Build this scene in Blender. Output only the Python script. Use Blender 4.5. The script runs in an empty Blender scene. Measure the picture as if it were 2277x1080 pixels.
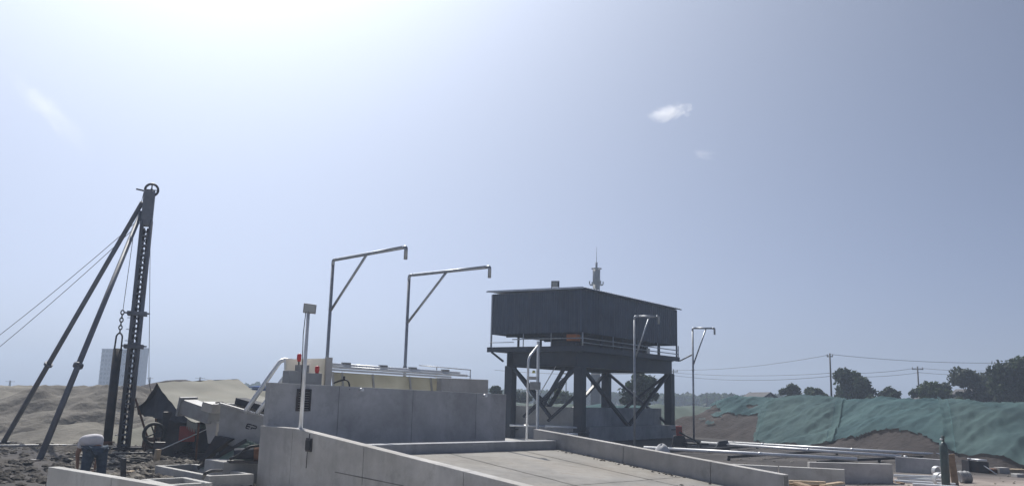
import bpy, math, random
import numpy as np
from mathutils import Vector, Matrix, noise as mnoise

random.seed(7)
S = bpy.context.scene
C = S.collection
rad = math.radians

# ------------------------------------------------------------------ camera
FPX, CX, CY, CAMZ = 1900.0, 1138.5, 540.0, 2.0
ROLL = rad(1.43)
PITCH = math.atan(341 * math.cos(ROLL) / FPX)
camd = bpy.data.cameras.new('camera')
cam = bpy.data.objects.new('camera', camd)
C.objects.link(cam)
camd.sensor_width = 36.0
camd.lens = 36.0 * FPX / 2277.0
camd.clip_start = 0.1
camd.clip_end = 20000
cam.matrix_world = (Matrix.Translation((0, 0, CAMZ)) @ Matrix.Rotation(math.pi / 2 + PITCH, 4, 'X')
                    @ Matrix.Rotation(ROLL, 4, 'Z'))
S.camera = cam

# ------------------------------------------------------------------ sky and sun
SUN_AZ, SUN_EL = -22.0, 50.0
world = bpy.data.worlds.new('World')
S.world = world
world.use_nodes = True
wn = world.node_tree
sky = wn.nodes.new('ShaderNodeTexSky')
sky.sky_type = 'NISHITA'
sky.sun_disc = False
sky.sun_elevation = rad(SUN_EL)
sky.sun_rotation = rad(SUN_AZ)
sky.air_density = 0.2
sky.dust_density = 3.6
sky.ozone_density = 5.0
bgn = wn.nodes['Background']
wb = wn.nodes.new('ShaderNodeMix')          # cool white balance of the picture, the same in every direction
wb.data_type = 'RGBA'
wb.blend_type = 'MULTIPLY'
wb.inputs['Factor'].default_value = 1.0
wb.inputs['B'].default_value = (.91, 1.0, 1.04, 1)
wn.links.new(sky.outputs[0], wb.inputs['A'])
wn.links.new(wb.outputs['Result'], bgn.inputs[0])
bgn.inputs[1].default_value = 0.120

sund = bpy.data.lights.new('sun', 'SUN')
sund.energy = 3.8
sund.angle = rad(0.6)
sund.color = (1.0, 0.95, 0.87)
sun = bpy.data.objects.new('sun', sund)
C.objects.link(sun)
sdir = Vector((math.sin(rad(SUN_AZ)) * math.cos(rad(SUN_EL)),
               math.cos(rad(SUN_AZ)) * math.cos(rad(SUN_EL)), math.sin(rad(SUN_EL))))
sun.rotation_euler = sdir.to_track_quat('Z', 'Y').to_euler()

S.view_settings.view_transform = 'Standard'
S.view_settings.look = 'None'
S.view_settings.exposure = 0.17
S.view_settings.gamma = 1.0
S.render.engine = 'CYCLES'
S.cycles.use_denoising = True
S.cycles.max_bounces = 6
S.cycles.transparent_max_bounces = 12
S.cycles.volume_bounces = 2

# ------------------------------------------------------------------ site survey: pixel -> ground position
def ray(px, py):
    x = (px - CX) / FPX
    y = -(py - CY) / FPX
    c, s = math.cos(ROLL), math.sin(ROLL)
    x, y = x * c - y * s, x * s + y * c
    cp, sp = math.cos(PITCH), math.sin(PITCH)
    return Vector((x, cp - y * sp, sp + y * cp))

def D(px, py, d):
    r = ray(px, py)
    return Vector((0, 0, CAMZ)) + r * (d / r.y)

def G(px, py, z):
    r = ray(px, py)
    return Vector((0, 0, CAMZ)) + r * ((z - CAMZ) / r.z)

GZ = -0.30                                   # ground level
UP = Vector((0, 0, 1))
UA = rad(-43)
U = Vector((math.sin(UA), math.cos(UA), 0))   # up the ramp
Wv = Vector((math.cos(UA), -math.sin(UA), 0)) # across the ramp, to the right and away
KP = D(1240, 998, 24.0)
KP.z = 0

def R(s, t, z):
    q = KP + Wv * s - U * t
    return Vector((q.x, q.y, z))

# ------------------------------------------------------------------ mesh building
ORG = {}

class MB:
    def __init__(self):
        self.v, self.f, self.sm, self.mi = [], [], [], []

    def add(self, vs, fs, smooth=False, mi=0):
        b = len(self.v)
        self.v.extend([tuple(p) for p in vs])
        for f in fs:
            self.f.append(tuple(i + b for i in f))
            self.sm.append(smooth)
            self.mi.append(mi)
        return self

    def obox(self, o, a, b, c, mi=0):
        """box with corner o and edge vectors a, b, c"""
        o, a, b, c = Vector(o), Vector(a), Vector(b), Vector(c)
        if a.cross(b).dot(c) < 0:
            a, b = b, a
        vs = [o, o + a, o + a + b, o + b, o + c, o + a + c, o + a + b + c, o + b + c]
        return self.add(vs, [(0, 3, 2, 1), (4, 5, 6, 7), (0, 1, 5, 4), (1, 2, 6, 5), (2, 3, 7, 6), (3, 0, 4, 7)], False, mi)

    def cbox(self, c, a, b, h, mi=0):
        """box centred on c with full edge vectors a, b and height vector h"""
        c = Vector(c); a = Vector(a); b = Vector(b); h = Vector(h)
        return self.obox(c - a / 2 - b / 2 - h / 2, a, b, h, mi)

    def bar(self, p, q, w, h=None, up=UP, mi=0):
        """rectangular bar from p to q"""
        p, q = Vector(p), Vector(q)
        h = h or w
        d = (q - p).normalized()
        up = Vector(up)
        if abs(d.dot(up)) > 0.98:
            up = Vector((math.sin(rad(-54)), math.cos(rad(-54)), 0))
        s = d.cross(up).normalized()
        n = s.cross(d).normalized()
        return self.obox(p - s * w / 2 - n * h / 2, s * w, n * h, q - p, mi)

    def tube(self, pts, r, n=10, caps=True, mi=0, smooth=True):
        pts = [Vector(p) for p in pts]
        rr = r if isinstance(r, (list, tuple)) else [r] * len(pts)
        vs, fs = [], []
        prev = None
        for i, p in enumerate(pts):
            if i == 0:
                d = pts[1] - pts[0]
            elif i == len(pts) - 1:
                d = pts[-1] - pts[-2]
            else:
                d = (pts[i + 1] - p).normalized() + (p - pts[i - 1]).normalized()
            if d.length < 1e-9:
                d = pts[-1] - pts[0]
            d = d.normalized()
            if prev is None:
                a = d.orthogonal().normalized()
            else:
                a = prev - d * prev.dot(d)
                a = a.normalized() if a.length > 1e-6 else d.orthogonal().normalized()
            prev = a
            b = d.cross(a)
            for k in range(n):
                th = 2 * math.pi * k / n
                vs.append(p + (a * math.cos(th) + b * math.sin(th)) * rr[i])
        for i in range(len(pts) - 1):
            for k in range(n):
                k2 = (k + 1) % n
                fs.append((i * n + k, i * n + k2, (i + 1) * n + k2, (i + 1) * n + k))
        self.add(vs, fs, smooth, mi)
        if caps:
            b = len(self.v) - len(vs)
            self.f.append(tuple(b + k for k in reversed(range(n)))); self.sm.append(False); self.mi.append(mi)
            e = b + (len(pts) - 1) * n
            self.f.append(tuple(e + k for k in range(n))); self.sm.append(False); self.mi.append(mi)
        return self

    def prism(self, poly, ext, mi=0):
        poly = [Vector(p) for p in poly]
        ext = Vector(ext)
        n = len(poly)
        nrm = Vector((0, 0, 0))
        for i in range(n):
            nrm += (poly[i] - poly[0]).cross(poly[(i + 1) % n] - poly[0])
        if nrm.dot(ext) > 0:
            poly = poly[::-1]
        vs = poly + [p + ext for p in poly]
        fs = [tuple(range(n)), tuple(reversed(range(n, 2 * n)))]
        for i in range(n):
            j = (i + 1) % n
            fs.append((i, i + n, j + n, j))
        return self.add(vs, fs, False, mi)

    def grid(self, fn, nu, nv, smooth=True, mi=0, mask=None):
        vs = [fn(i / nu, j / nv) for j in range(nv + 1) for i in range(nu + 1)]
        fs = []
        for j in range(nv):
            for i in range(nu):
                if mask and not mask((i + .5) / nu, (j + .5) / nv):
                    continue
                a = j * (nu + 1) + i
                fs.append((a, a + 1, a + nu + 2, a + nu + 1))
        return self.add(vs, fs, smooth, mi)

    def build(self, name, mat, parent=None, origin=None, bevel=0.0):
        if parent is not None:
            org = ORG[parent.as_pointer()]
        else:
            org = Vector(origin) if origin is not None else Vector((0, 0, 0))
        me = bpy.data.meshes.new(name)
        me.from_pydata([(p[0] - org.x, p[1] - org.y, p[2] - org.z) for p in self.v], [], self.f)
        mats = mat if isinstance(mat, (list, tuple)) else [mat]
        for m in mats:
            me.materials.append(m)
        me.polygons.foreach_set('use_smooth', self.sm)
        if len(mats) > 1:
            me.polygons.foreach_set('material_index', self.mi)
        me.update()
        o = bpy.data.objects.new(name, me)
        C.objects.link(o)
        ORG[o.as_pointer()] = org
        if parent is not None:
            o.parent = parent
        else:
            o.location = org
        if bevel:
            b = o.modifiers.new('bevel', 'BEVEL')
            b.width = bevel
            b.segments = 2
            b.limit_method = 'ANGLE'
        return o

def thing(name, loc, label, cat, group=None):
    o = bpy.data.objects.new(name, None)
    o.empty_display_size = 0.2
    C.objects.link(o)
    o.location = loc
    ORG[o.as_pointer()] = Vector(loc)
    return tag(o, label, cat, group)

def tag(o, label=None, cat=None, group=None, kind=None):
    if label: o['label'] = label
    if cat: o['category'] = cat
    if group: o['group'] = group
    if kind: o['kind'] = kind
    return o

def bend(points, r=0.2, n=5):
    """polyline with rounded corners"""
    pts = [Vector(p) for p in points]
    out = [pts[0]]
    for i in range(1, len(pts) - 1):
        a, b, c = pts[i - 1], pts[i], pts[i + 1]
        ra = min(r, (a - b).length * .49, (c - b).length * .49)
        p = b + (a - b).normalized() * ra
        q = b + (c - b).normalized() * ra
        for k in range(n + 1):
            t = k / n
            out.append(p * (1 - t) ** 2 + b * 2 * t * (1 - t) + q * t * t)
    out.append(pts[-1])
    return out

def fbm(x, y, z=0.0, o=4):
    v, a = 0.0, 1.0
    p = Vector((x, y, z))
    for _ in range(o):
        v += a * mnoise.noise(p)
        p = p * 2.03 + Vector((3.1, 1.7, 2.3))
        a *= .5
    return v

# ------------------------------------------------------------------ materials
def new_mat(name):
    m = bpy.data.materials.new(name)
    m.use_nodes = True
    return m, m.node_tree, m.node_tree.nodes['Principled BSDF']

def mat(name, col, rough=.6, metal=0.0, var=.25, scale=3.0, bump=.0, spec=.5, grime=None, gscale=.8, gamt=.5):
    """painted or plain surface with soft mottling, optional grime patches and fine relief"""
    m, nt, b = new_mat(name)
    L = nt.links
    tc = nt.nodes.new('ShaderNodeTexCoord')
    n = nt.nodes.new('ShaderNodeTexNoise')
    n.inputs['Scale'].default_value = scale
    n.inputs['Detail'].default_value = 6
    L.new(tc.outputs['Object'], n.inputs['Vector'])
    rp = nt.nodes.new('ShaderNodeValToRGB')
    rp.color_ramp.elements[0].position = .3
    rp.color_ramp.elements[1].position = .7
    lo = [c * (1 - var) for c in col]; hi = [min(1, c * (1 + var)) for c in col]
    rp.color_ramp.elements[0].color = (*lo, 1)
    rp.color_ramp.elements[1].color = (*hi, 1)
    L.new(n.outputs['Fac'], rp.inputs['Fac'])
    out = rp.outputs['Color']
    if grime:
        n2 = nt.nodes.new('ShaderNodeTexNoise')
        n2.inputs['Scale'].default_value = gscale
        n2.inputs['Detail'].default_value = 8
        n2.inputs['Roughness'].default_value = .65
        L.new(tc.outputs['Object'], n2.inputs['Vector'])
        r2 = nt.nodes.new('ShaderNodeValToRGB')
        r2.color_ramp.elements[0].position = .45
        r2.color_ramp.elements[1].position = .7
        r2.color_ramp.elements[0].color = (0, 0, 0, 1)
        r2.color_ramp.elements[1].color = (gamt, gamt, gamt, 1)
        L.new(n2.outputs['Fac'], r2.inputs['Fac'])
        mx = nt.nodes.new('ShaderNodeMix')
        mx.data_type = 'RGBA'
        L.new(r2.outputs['Color'], mx.inputs['Factor'])
        L.new(out, mx.inputs['A'])
        mx.inputs['B'].default_value = (*grime, 1)
        out = mx.outputs['Result']
    L.new(out, b.inputs['Base Color'])
    b.inputs['Roughness'].default_value = rough
    b.inputs['Metallic'].default_value = metal
    b.inputs['Specular IOR Level'].default_value = spec
    if bump:
        bp = nt.nodes.new('ShaderNodeBump')
        bp.inputs['Strength'].default_value = bump
        bp.inputs['Distance'].default_value = .05
        n3 = nt.nodes.new('ShaderNodeTexNoise')
        n3.inputs['Scale'].default_value = scale * 6
        n3.inputs['Detail'].default_value = 6
        L.new(tc.outputs['Object'], n3.inputs['Vector'])
        L.new(n3.outputs['Fac'], bp.inputs['Height'])
        L.new(bp.outputs['Normal'], b.inputs['Normal'])
    return m

def concrete(name, col, stain=(.22, .21, .20), streak=.6, warm=(.36, .33, .27), smear=None):
    """cast concrete: cloudy patches, vertical run-off streaks, fine pores"""
    m, nt, b = new_mat(name)
    L = nt.links
    tc = nt.nodes.new('ShaderNodeTexCoord')
    def noise(scale, detail, vec=None, rough=.6):
        n = nt.nodes.new('ShaderNodeTexNoise')
        n.inputs['Scale'].default_value = scale
        n.inputs['Detail'].default_value = detail
        n.inputs['Roughness'].default_value = rough
        L.new(vec or tc.outputs['Object'], n.inputs['Vector'])
        return n.outputs['Fac']
    def ramp(f, a, bb, c0, c1):
        r = nt.nodes.new('ShaderNodeValToRGB')
        r.color_ramp.elements[0].position = a
        r.color_ramp.elements[1].position = bb
        r.color_ramp.elements[0].color = (*c0, 1)
        r.color_ramp.elements[1].color = (*c1, 1)
        L.new(f, r.inputs['Fac'])
        return r.outputs['Color']
    def mix(f, a, bb):
        x = nt.nodes.new('ShaderNodeMix')
        x.data_type = 'RGBA'
        L.new(f, x.inputs['Factor'])
        for s, v in (('A', a), ('B', bb)):
            if isinstance(v, tuple):
                x.inputs[s].default_value = (*v, 1)
            else:
                L.new(v, x.inputs[s])
        return x.outputs['Result']
    base = ramp(noise(.9, 5), .3, .7, [c * .70 for c in col], [min(1, c * 1.22) for c in col])
    base = mix(ramp(noise(.35, 3), .45, .75, (0, 0, 0), (.5, .5, .5)), base, warm)
    mp = nt.nodes.new('ShaderNodeMapping')
    mp.inputs['Scale'].default_value = smear or (2.6, 2.6, .22)
    L.new(tc.outputs['Object'], mp.inputs['Vector'])
    base = mix(ramp(noise(1.0, 6, mp.outputs['Vector']), .5, .78, (0, 0, 0), (streak,) * 3), base, stain)
    base = mix(ramp(noise(.75, 9, None, .74), .52, .60, (0, 0, 0), (.28,) * 3), base, tuple(min(.6, c * 1.35) for c in col))
    base = mix(ramp(noise(1.7, 9, None, .72), .56, .63, (0, 0, 0), (.30,) * 3), base, stain)
    base = mix(ramp(noise(14, 4), .62, .8, (0, 0, 0), (.35,) * 3), base, tuple(c * .55 for c in col))
    L.new(base, b.inputs['Base Color'])
    b.inputs['Roughness'].default_value = .85
    b.inputs['Specular IOR Level'].default_value = .3
    bp = nt.nodes.new('ShaderNodeBump')
    bp.inputs['Strength'].default_value = .35
    bp.inputs['Distance'].default_value = .02
    L.new(noise(9, 8), bp.inputs['Height'])
    L.new(bp.outputs['Normal'], b.inputs['Normal'])
    return m

def leafmat(name, c0, c1, trans=.35):
    m, nt, b = new_mat(name)
    L = nt.links
    tc = nt.nodes.new('ShaderNodeTexCoord')
    n = nt.nodes.new('ShaderNodeTexNoise')
    n.inputs['Scale'].default_value = 1.1
    n.inputs['Detail'].default_value = 5
    L.new(tc.outputs['Object'], n.inputs['Vector'])
    r = nt.nodes.new('ShaderNodeValToRGB')
    r.color_ramp.elements[0].position = .35
    r.color_ramp.elements[1].position = .68
    r.color_ramp.elements[0].color = (*c0, 1)
    r.color_ramp.elements[1].color = (*c1, 1)
    L.new(n.outputs['Fac'], r.inputs['Fac'])
    L.new(r.outputs['Color'], b.inputs['Base Color'])
    b.inputs['Roughness'].default_value = .7
    b.inputs['Specular IOR Level'].default_value = .25
    tr = nt.nodes.new('ShaderNodeBsdfTranslucent')
    L.new(r.outputs['Color'], tr.inputs['Color'])
    mx = nt.nodes.new('ShaderNodeMixShader')
    mx.inputs[0].default_value = trans
    L.new(b.outputs[0], mx.inputs[1])
    L.new(tr.outputs[0], mx.inputs[2])
    L.new(mx.outputs[0], nt.nodes['Material Output'].inputs['Surface'])
    return m

def netmat(name, c0, c1, clear):
    """woven dust net: thin, lets part of the light and the soil behind show through"""
    m, nt, b = new_mat(name)
    L = nt.links
    tc = nt.nodes.new('ShaderNodeTexCoord')
    n = nt.nodes.new('ShaderNodeTexNoise')
    n.inputs['Scale'].default_value = .5
    n.inputs['Detail'].default_value = 7
    L.new(tc.outputs['Object'], n.inputs['Vector'])
    r = nt.nodes.new('ShaderNodeValToRGB')
    r.color_ramp.elements[0].position = .35
    r.color_ramp.elements[1].position = .7
    r.color_ramp.elements[0].color = (*c0, 1)
    r.color_ramp.elements[1].color = (*c1, 1)
    L.new(n.outputs['Fac'], r.inputs['Fac'])
    L.new(r.outputs['Color'], b.inputs['Base Color'])
    b.inputs['Roughness'].default_value = .9
    b.inputs['Specular IOR Level'].default_value = .05
    tr = nt.nodes.new('ShaderNodeBsdfTranslucent')
    L.new(r.outputs['Color'], tr.inputs['Color'])
    mx = nt.nodes.new('ShaderNodeMixShader')
    mx.inputs[0].default_value = .3
    L.new(b.outputs[0], mx.inputs[1])
    L.new(tr.outputs[0], mx.inputs[2])
    tp = nt.nodes.new('ShaderNodeBsdfTransparent')
    n2 = nt.nodes.new('ShaderNodeTexNoise')
    n2.inputs['Scale'].default_value = 1.3
    n2.inputs['Detail'].default_value = 6
    L.new(tc.outputs['Object'], n2.inputs['Vector'])
    mr = nt.nodes.new('ShaderNodeMapRange')
    mr.inputs['From Min'].default_value = .3
    mr.inputs['From Max'].default_value = .7
    mr.inputs['To Min'].default_value = clear * .75
    mr.inputs['To Max'].default_value = clear * 1.25
    L.new(n2.outputs['Fac'], mr.inputs['Value'])
    m2 = nt.nodes.new('ShaderNodeMixShader')
    L.new(mr.outputs[0], m2.inputs[0])
    L.new(mx.outputs[0], m2.inputs[1])
    L.new(tp.outputs[0], m2.inputs[2])
    L.new(m2.outputs[0], nt.nodes['Material Output'].inputs['Surface'])
    return m

def earth(name, cols, scale=.6, bump=.8, fine=7.0):
    """loose ground: three-tone patches with clods in the relief"""
    m, nt, b = new_mat(name)
    L = nt.links
    tc = nt.nodes.new('ShaderNodeTexCoord')
    n = nt.nodes.new('ShaderNodeTexNoise')
    n.inputs['Scale'].default_value = scale
    n.inputs['Detail'].default_value = 9
    n.inputs['Roughness'].default_value = .62
    L.new(tc.outputs['Object'], n.inputs['Vector'])
    r = nt.nodes.new('ShaderNodeValToRGB')
    e = r.color_ramp.elements
    e[0].position = .32; e[0].color = (*cols[0], 1)
    e[1].position = .68; e[1].color = (*cols[2], 1)
    k = e.new(.5); k.color = (*cols[1], 1)
    L.new(n.outputs['Fac'], r.inputs['Fac'])
    L.new(r.outputs['Color'], b.inputs['Base Color'])
    b.inputs['Roughness'].default_value = .95
    b.inputs['Specular IOR Level'].default_value = .15
    bp = nt.nodes.new('ShaderNodeBump')
    bp.inputs['Strength'].default_value = bump
    bp.inputs['Distance'].default_value = .08
    n2 = nt.nodes.new('ShaderNodeTexNoise')
    n2.inputs['Scale'].default_value = fine
    n2.inputs['Detail'].default_value = 8
    L.new(tc.outputs['Object'], n2.inputs['Vector'])
    L.new(n2.outputs['Fac'], bp.inputs['Height'])
    L.new(bp.outputs['Normal'], b.inputs['Normal'])
    return m

M = {
    'conc': concrete('cast_concrete', (.47, .46, .45), stain=(.27, .26, .25), streak=.5, warm=(.46, .43, .37)),
    'conc_new': concrete('fresh_concrete', (.48, .475, .46), stain=(.3, .29, .28), streak=.3, warm=(.47, .45, .40)),
    'conc_dark': concrete('shade_toned_concrete', (.40, .405, .42), stain=(.25, .25, .26), warm=(.40, .40, .395)),  # darker copy of the concrete; shade on averted faces put into the colour
    'floor': concrete('ramp_concrete', (.285, .275, .258), streak=.45, warm=(.35, .315, .25), stain=(.19, .145, .105), smear=(.5, .5, .5)),
    'joint': mat('dark_joint', (.2, .19, .18), .95, var=.2),  # darker tone for panel joints, cores and the form seam
    'steel': mat('dark_blue_steel_paint', (.020, .029, .050), .5, var=.25, scale=1.5, grime=(.05, .048, .05), gamt=.5),
    'clad_old': mat('dark_sheet_trim', (.050, .072, .118), .55, var=.12, scale=.6, grime=(.07, .08, .10), gscale=.4, gamt=.35),
    'galv': mat('galvanised_tube', (.82, .84, .86), .38, .35, var=.10, scale=6, grime=(.3, .3, .3), gscale=3, gamt=.4),
    'galvpost': mat('weathered_galvanised_tube', (.40, .43, .47), .42, .6, var=.15, scale=6, grime=(.22, .21, .20), gscale=2.5, gamt=.5),
    'galvnew': mat('new_bright_pipe', (.86, .87, .88), .36, .15, var=.05, scale=6),
    'roof': mat('light_roof_sheet', (.5, .52, .55), .3, .7, var=.1),
    'white': mat('off_white_machine_paint', (.50, .49, .47), .45, var=.08, grime=(.36, .33, .28), gscale=1.1, gamt=.55),
    'plate': mat('dusty_grey_plate', (.40, .395, .385), .6, var=.12, scale=1.5, grime=(.24, .22, .19), gscale=1.3, gamt=.7),
    'cream': mat('cream_cover_sheet', (.60, .57, .43), .5, var=.12, scale=1.2, grime=(.42, .36, .25), gamt=.5),
    'grey': mat('grey_machine_paint', (.30, .31, .32), .5, var=.12, grime=(.17, .15, .13), gscale=1.4, gamt=.6),
    'dark': mat('oily_dark_steel', (.04, .042, .05), .5, .3, var=.35, scale=3, grime=(.09, .06, .045), gscale=2, gamt=.6),
    'mast': mat('worn_grey_mast_paint', (.16, .18, .22), .55, .2, var=.25, scale=3, grime=(.13, .09, .06), gscale=1.5, gamt=.6),
    'rust': mat('rusty_steel', (.17, .08, .045), .85, var=.45, scale=4, bump=.3),
    'black': mat('black_rubber', (.018, .018, .02), .6, var=.2),
    'red': mat('red_lamp_plastic', (.6, .035, .04), .3, var=.1),
    'redpaint': mat('faded_red_paint', (.33, .05, .04), .5, var=.2, grime=(.08, .05, .04), gamt=.6),
    'orange': mat('orange_machine_paint', (.62, .19, .04), .45, var=.12, grime=(.2, .1, .06), gamt=.5),
    'green': mat('dull_green_paint', (.10, .16, .12), .5, var=.15, grime=(.16, .15, .13), gscale=1.5, gamt=.6),
    'cylgreen': mat('dark_green_cylinder_paint', (.045, .075, .075), .4, var=.2, grime=(.1, .1, .09), gscale=4, gamt=.5),
    'blue': mat('blue_roof_sheet', (.045, .11, .34), .85, var=.15, spec=.1),
    'wood': mat('raw_timber', (.26, .18, .115), .8, var=.3, scale=5, bump=.2),
    'wood2': mat('pale_timber', (.45, .35, .24), .8, var=.25, scale=6, bump=.2),
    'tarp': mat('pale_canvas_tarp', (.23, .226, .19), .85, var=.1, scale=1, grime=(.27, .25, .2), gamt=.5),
    'tarpdark': mat('dark_and_shaded_canvas', (.055, .06, .075), .85, var=.25, scale=2),  # awning's left slope and back sheet use it as canvas in shade
    'shirt': mat('white_cotton_shirt', (.66, .64, .66), .9, var=.07, scale=9),
    'jeans': mat('blue_denim', (.062, .088, .125), .9, var=.25, scale=14),
    'skin': mat('skin', (.36, .21, .15), .55, var=.1),
    'hair': mat('black_hair', (.012, .011, .011), .6, var=.2),
    'boot': mat('dark_work_shoe', (.03, .027, .025), .7, var=.2),
    'bark': mat('tree_bark', (.10, .08, .06), .9, var=.3, scale=4, bump=.4),
    'pole': mat('concrete_power_pole', (.16, .155, .15), .8, var=.2),
    'wire': mat('aluminium_wire', (.10, .10, .105), .5, .5, var=.1),
    'far': concrete('far_facade', (.19, .215, .25), streak=.15, warm=(.2, .22, .25)),
    'glass': mat('far_window_glass', (.05, .065, .09), .15, var=.25, scale=.3),
    'tile': mat('dark_roof_tile', (.045, .043, .047), .8, var=.3, scale=1.5),
    'plaster': mat('pale_plaster', (.40, .40, .38), .85, var=.12),
    'mono': mat('grey_monopole_paint', (.11, .125, .14), .5, var=.1),
    'bag': mat('white_woven_sack', (.62, .62, .63), .8, var=.08, scale=8, bump=.4),
    'lens': mat('lamp_glass', (.40, .42, .42), .15, var=.05),
    'sand': earth('grey_river_sand', [(.12, .112, .10), (.19, .178, .155), (.26, .245, .21)], .3, .9, 4),
    'sanddark': earth('darker_sand', [(.10, .093, .085), (.155, .145, .13), (.215, .20, .175)], .5, 1.0, 4),  # darker tones than the grey river sand
    'sandpale': earth('pale_washed_sand', [(.16, .158, .133), (.195, .19, .158), (.225, .218, .18)], .3, .3, 6),
    'soil': earth('reddish_brown_soil', [(.042, .037, .037), (.062, .054, .053), (.088, .076, .072)], .5, .9, 4),
    'mud': earth('wet_mud', [(.055, .05, .046), (.095, .087, .078), (.17, .155, .137)], .9, 1.0, 5),
    'stone': earth('rubble_stone', [(.11, .10, .09), (.22, .20, .17), (.36, .34, .30)], 1.5, .5, 8),
    'leaf_dark': leafmat('dark_leaves', (.022, .036, .020), (.055, .085, .038)),
    'leaf_mid': leafmat('mid_green_leaves', (.035, .058, .025), (.085, .12, .045)),
    'leaf_pale': leafmat('greyish_leaves', (.045, .058, .045), (.09, .11, .075)),
    'net': netmat('teal_dust_net', (.092, .162, .178), (.150, .250, .256), .24),
    'net2': netmat('older_teal_dust_net', (.104, .170, .180), (.165, .255, .252), .26),
    'netpale': netmat('pale_dust_net', (.17, .215, .20), (.27, .32, .29), .2),
}
def ground_material():
    m = earth('site_ground', [(.05, .047, .048), (.08, .075, .074), (.12, .11, .105)], .25, .8, 3)
    nt = m.node_tree
    L = nt.links
    b = nt.nodes['Principled BSDF']
    src = b.inputs['Base Color'].links[0].from_socket
    tc = [n for n in nt.nodes if n.type == 'TEX_COORD'][0]
    sp = nt.nodes.new('ShaderNodeSeparateXYZ')
    L.new(tc.outputs['Object'], sp.inputs[0])
    mr = nt.nodes.new('ShaderNodeMapRange')          # dry paler hard-standing on the right hand yard
    mr.inputs['From Min'].default_value = 6
    mr.inputs['From Max'].default_value = 9.5
    L.new(sp.outputs['X'], mr.inputs['Value'])
    my = nt.nodes.new('ShaderNodeMapRange')
    my.inputs['From Min'].default_value = 31
    my.inputs['From Max'].default_value = 28
    L.new(sp.outputs['Y'], my.inputs['Value'])
    mm = nt.nodes.new('ShaderNodeMath'); mm.operation = 'MULTIPLY'
    L.new(mr.outputs[0], mm.inputs[0]); L.new(my.outputs[0], mm.inputs[1])
    ap = nt.nodes.new('ShaderNodeMapRange')          # pale apron added before the ramp, mostly unseen, to bounce light on its wall
    ap.inputs['From Min'].default_value = 18
    ap.inputs['From Max'].default_value = 16.5
    axx = nt.nodes.new('ShaderNodeMapRange')
    axx.inputs['From Min'].default_value = -8.2
    axx.inputs['From Max'].default_value = -6.8
    axx.inputs['To Max'].default_value = 5.0
    L.new(sp.outputs['X'], axx.inputs['Value'])
    sb_ = nt.nodes.new('ShaderNodeMath'); sb_.operation = 'SUBTRACT'
    L.new(sp.outputs['Y'], sb_.inputs[0]); L.new(axx.outputs[0], sb_.inputs[1])
    L.new(sb_.outputs[0], ap.inputs['Value'])
    n = nt.nodes.new('ShaderNodeTexNoise')
    n.inputs['Scale'].default_value = .8
    n.inputs['Detail'].default_value = 7
    L.new(tc.outputs['Object'], n.inputs['Vector'])
    r = nt.nodes.new('ShaderNodeValToRGB')
    r.color_ramp.elements[0].position = .35
    r.color_ramp.elements[1].position = .65
    r.color_ramp.elements[0].color = (.23, .195, .175, 1)
    r.color_ramp.elements[1].color = (.38, .33, .30, 1)
    L.new(n.outputs['Fac'], r.inputs['Fac'])
    x = nt.nodes.new('ShaderNodeMix')
    x.data_type = 'RGBA'
    L.new(mm.outputs[0], x.inputs['Factor'])
    L.new(src, x.inputs['A'])
    L.new(r.outputs['Color'], x.inputs['B'])
    ra = nt.nodes.new('ShaderNodeValToRGB')
    ra.color_ramp.elements[0].position = .35
    ra.color_ramp.elements[1].position = .65
    ra.color_ramp.elements[0].color = (.35, .34, .32, 1)
    ra.color_ramp.elements[1].color = (.50, .48, .45, 1)
    L.new(n.outputs['Fac'], ra.inputs['Fac'])
    x2 = nt.nodes.new('ShaderNodeMix')
    x2.data_type = 'RGBA'
    L.new(ap.outputs[0], x2.inputs['Factor'])
    L.new(x.outputs['Result'], x2.inputs['A'])
    L.new(ra.outputs['Color'], x2.inputs['B'])
    L.new(x2.outputs['Result'], b.inputs['Base Color'])
    return m
def sheet_mat(name, c0, c1, tr_):
    m = leafmat(name, c0, c1, tr_)
    return m
M['cream'] = sheet_mat('cream_plastic_sheet', (.64, .61, .50), (.82, .80, .70), .6)
M['whitesheet'] = sheet_mat('white_plastic_sheet', (.66, .65, .60), (.82, .80, .76), .5)
M['clad'] = concrete('dark_corrugated_sheet', (.052, .072, .115), stain=(.095, .10, .115), streak=.6, warm=(.06, .078, .115), smear=(3.5, 3.5, .25))
M['clad'].node_tree.nodes['Principled BSDF'].inputs['Roughness'].default_value = .5
M['ground'] = ground_material()

# ================================================================== SETTING
def steps(a, b, n):
    return [a + (b - a) * i / n for i in range(n + 1)]
gx = [-6000, -2500, -1000, -400, -150, -70] + steps(-45, 45, 110) + [70, 150, 400, 1000, 2500, 6000]
gy = [-3000, -600, -120, -30, -5] + steps(4, 70, 90) + [90, 130, 220, 450, 1000, 2500, 9000]
def in_ramp(x, y, m=0.6):
    d = Vector((x, y, 0)) - KP
    s, t = d.dot(Wv), -d.dot(U)
    return -7.3 - m < s < .6 + m and -6 < t < 8.6
def ground_h(x, y):
    near = max(0, 1 - math.hypot(x, y - 25) / 60)
    h = GZ + near * .10 * fbm(x * .35, y * .35, 3)
    if x < -3 and y < 40:                                  # churned mud round the drilling rig
        k = min(1, (-3 - x) / 3) * min(1, max(0, (38 - y) / 6)) * min(1, max(0, (y - 16) / 3))
        h += k * (.16 * fbm(x * 1.1, y * 1.1, 8) + .04)
    if in_ramp(x, y):
        h = GZ - .03
    return h
g = MB()
gv = [(x, y, ground_h(x, y)) for y in gy for x in gx]
nx = len(gx)
gf = [(j * nx + i, j * nx + i + 1, (j + 1) * nx + i + 1, (j + 1) * nx + i) for j in range(len(gy) - 1) for i in range(nx - 1)]
g.add(gv, gf, True)
tag(g.build('ground', M['ground']), kind='structure')

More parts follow.
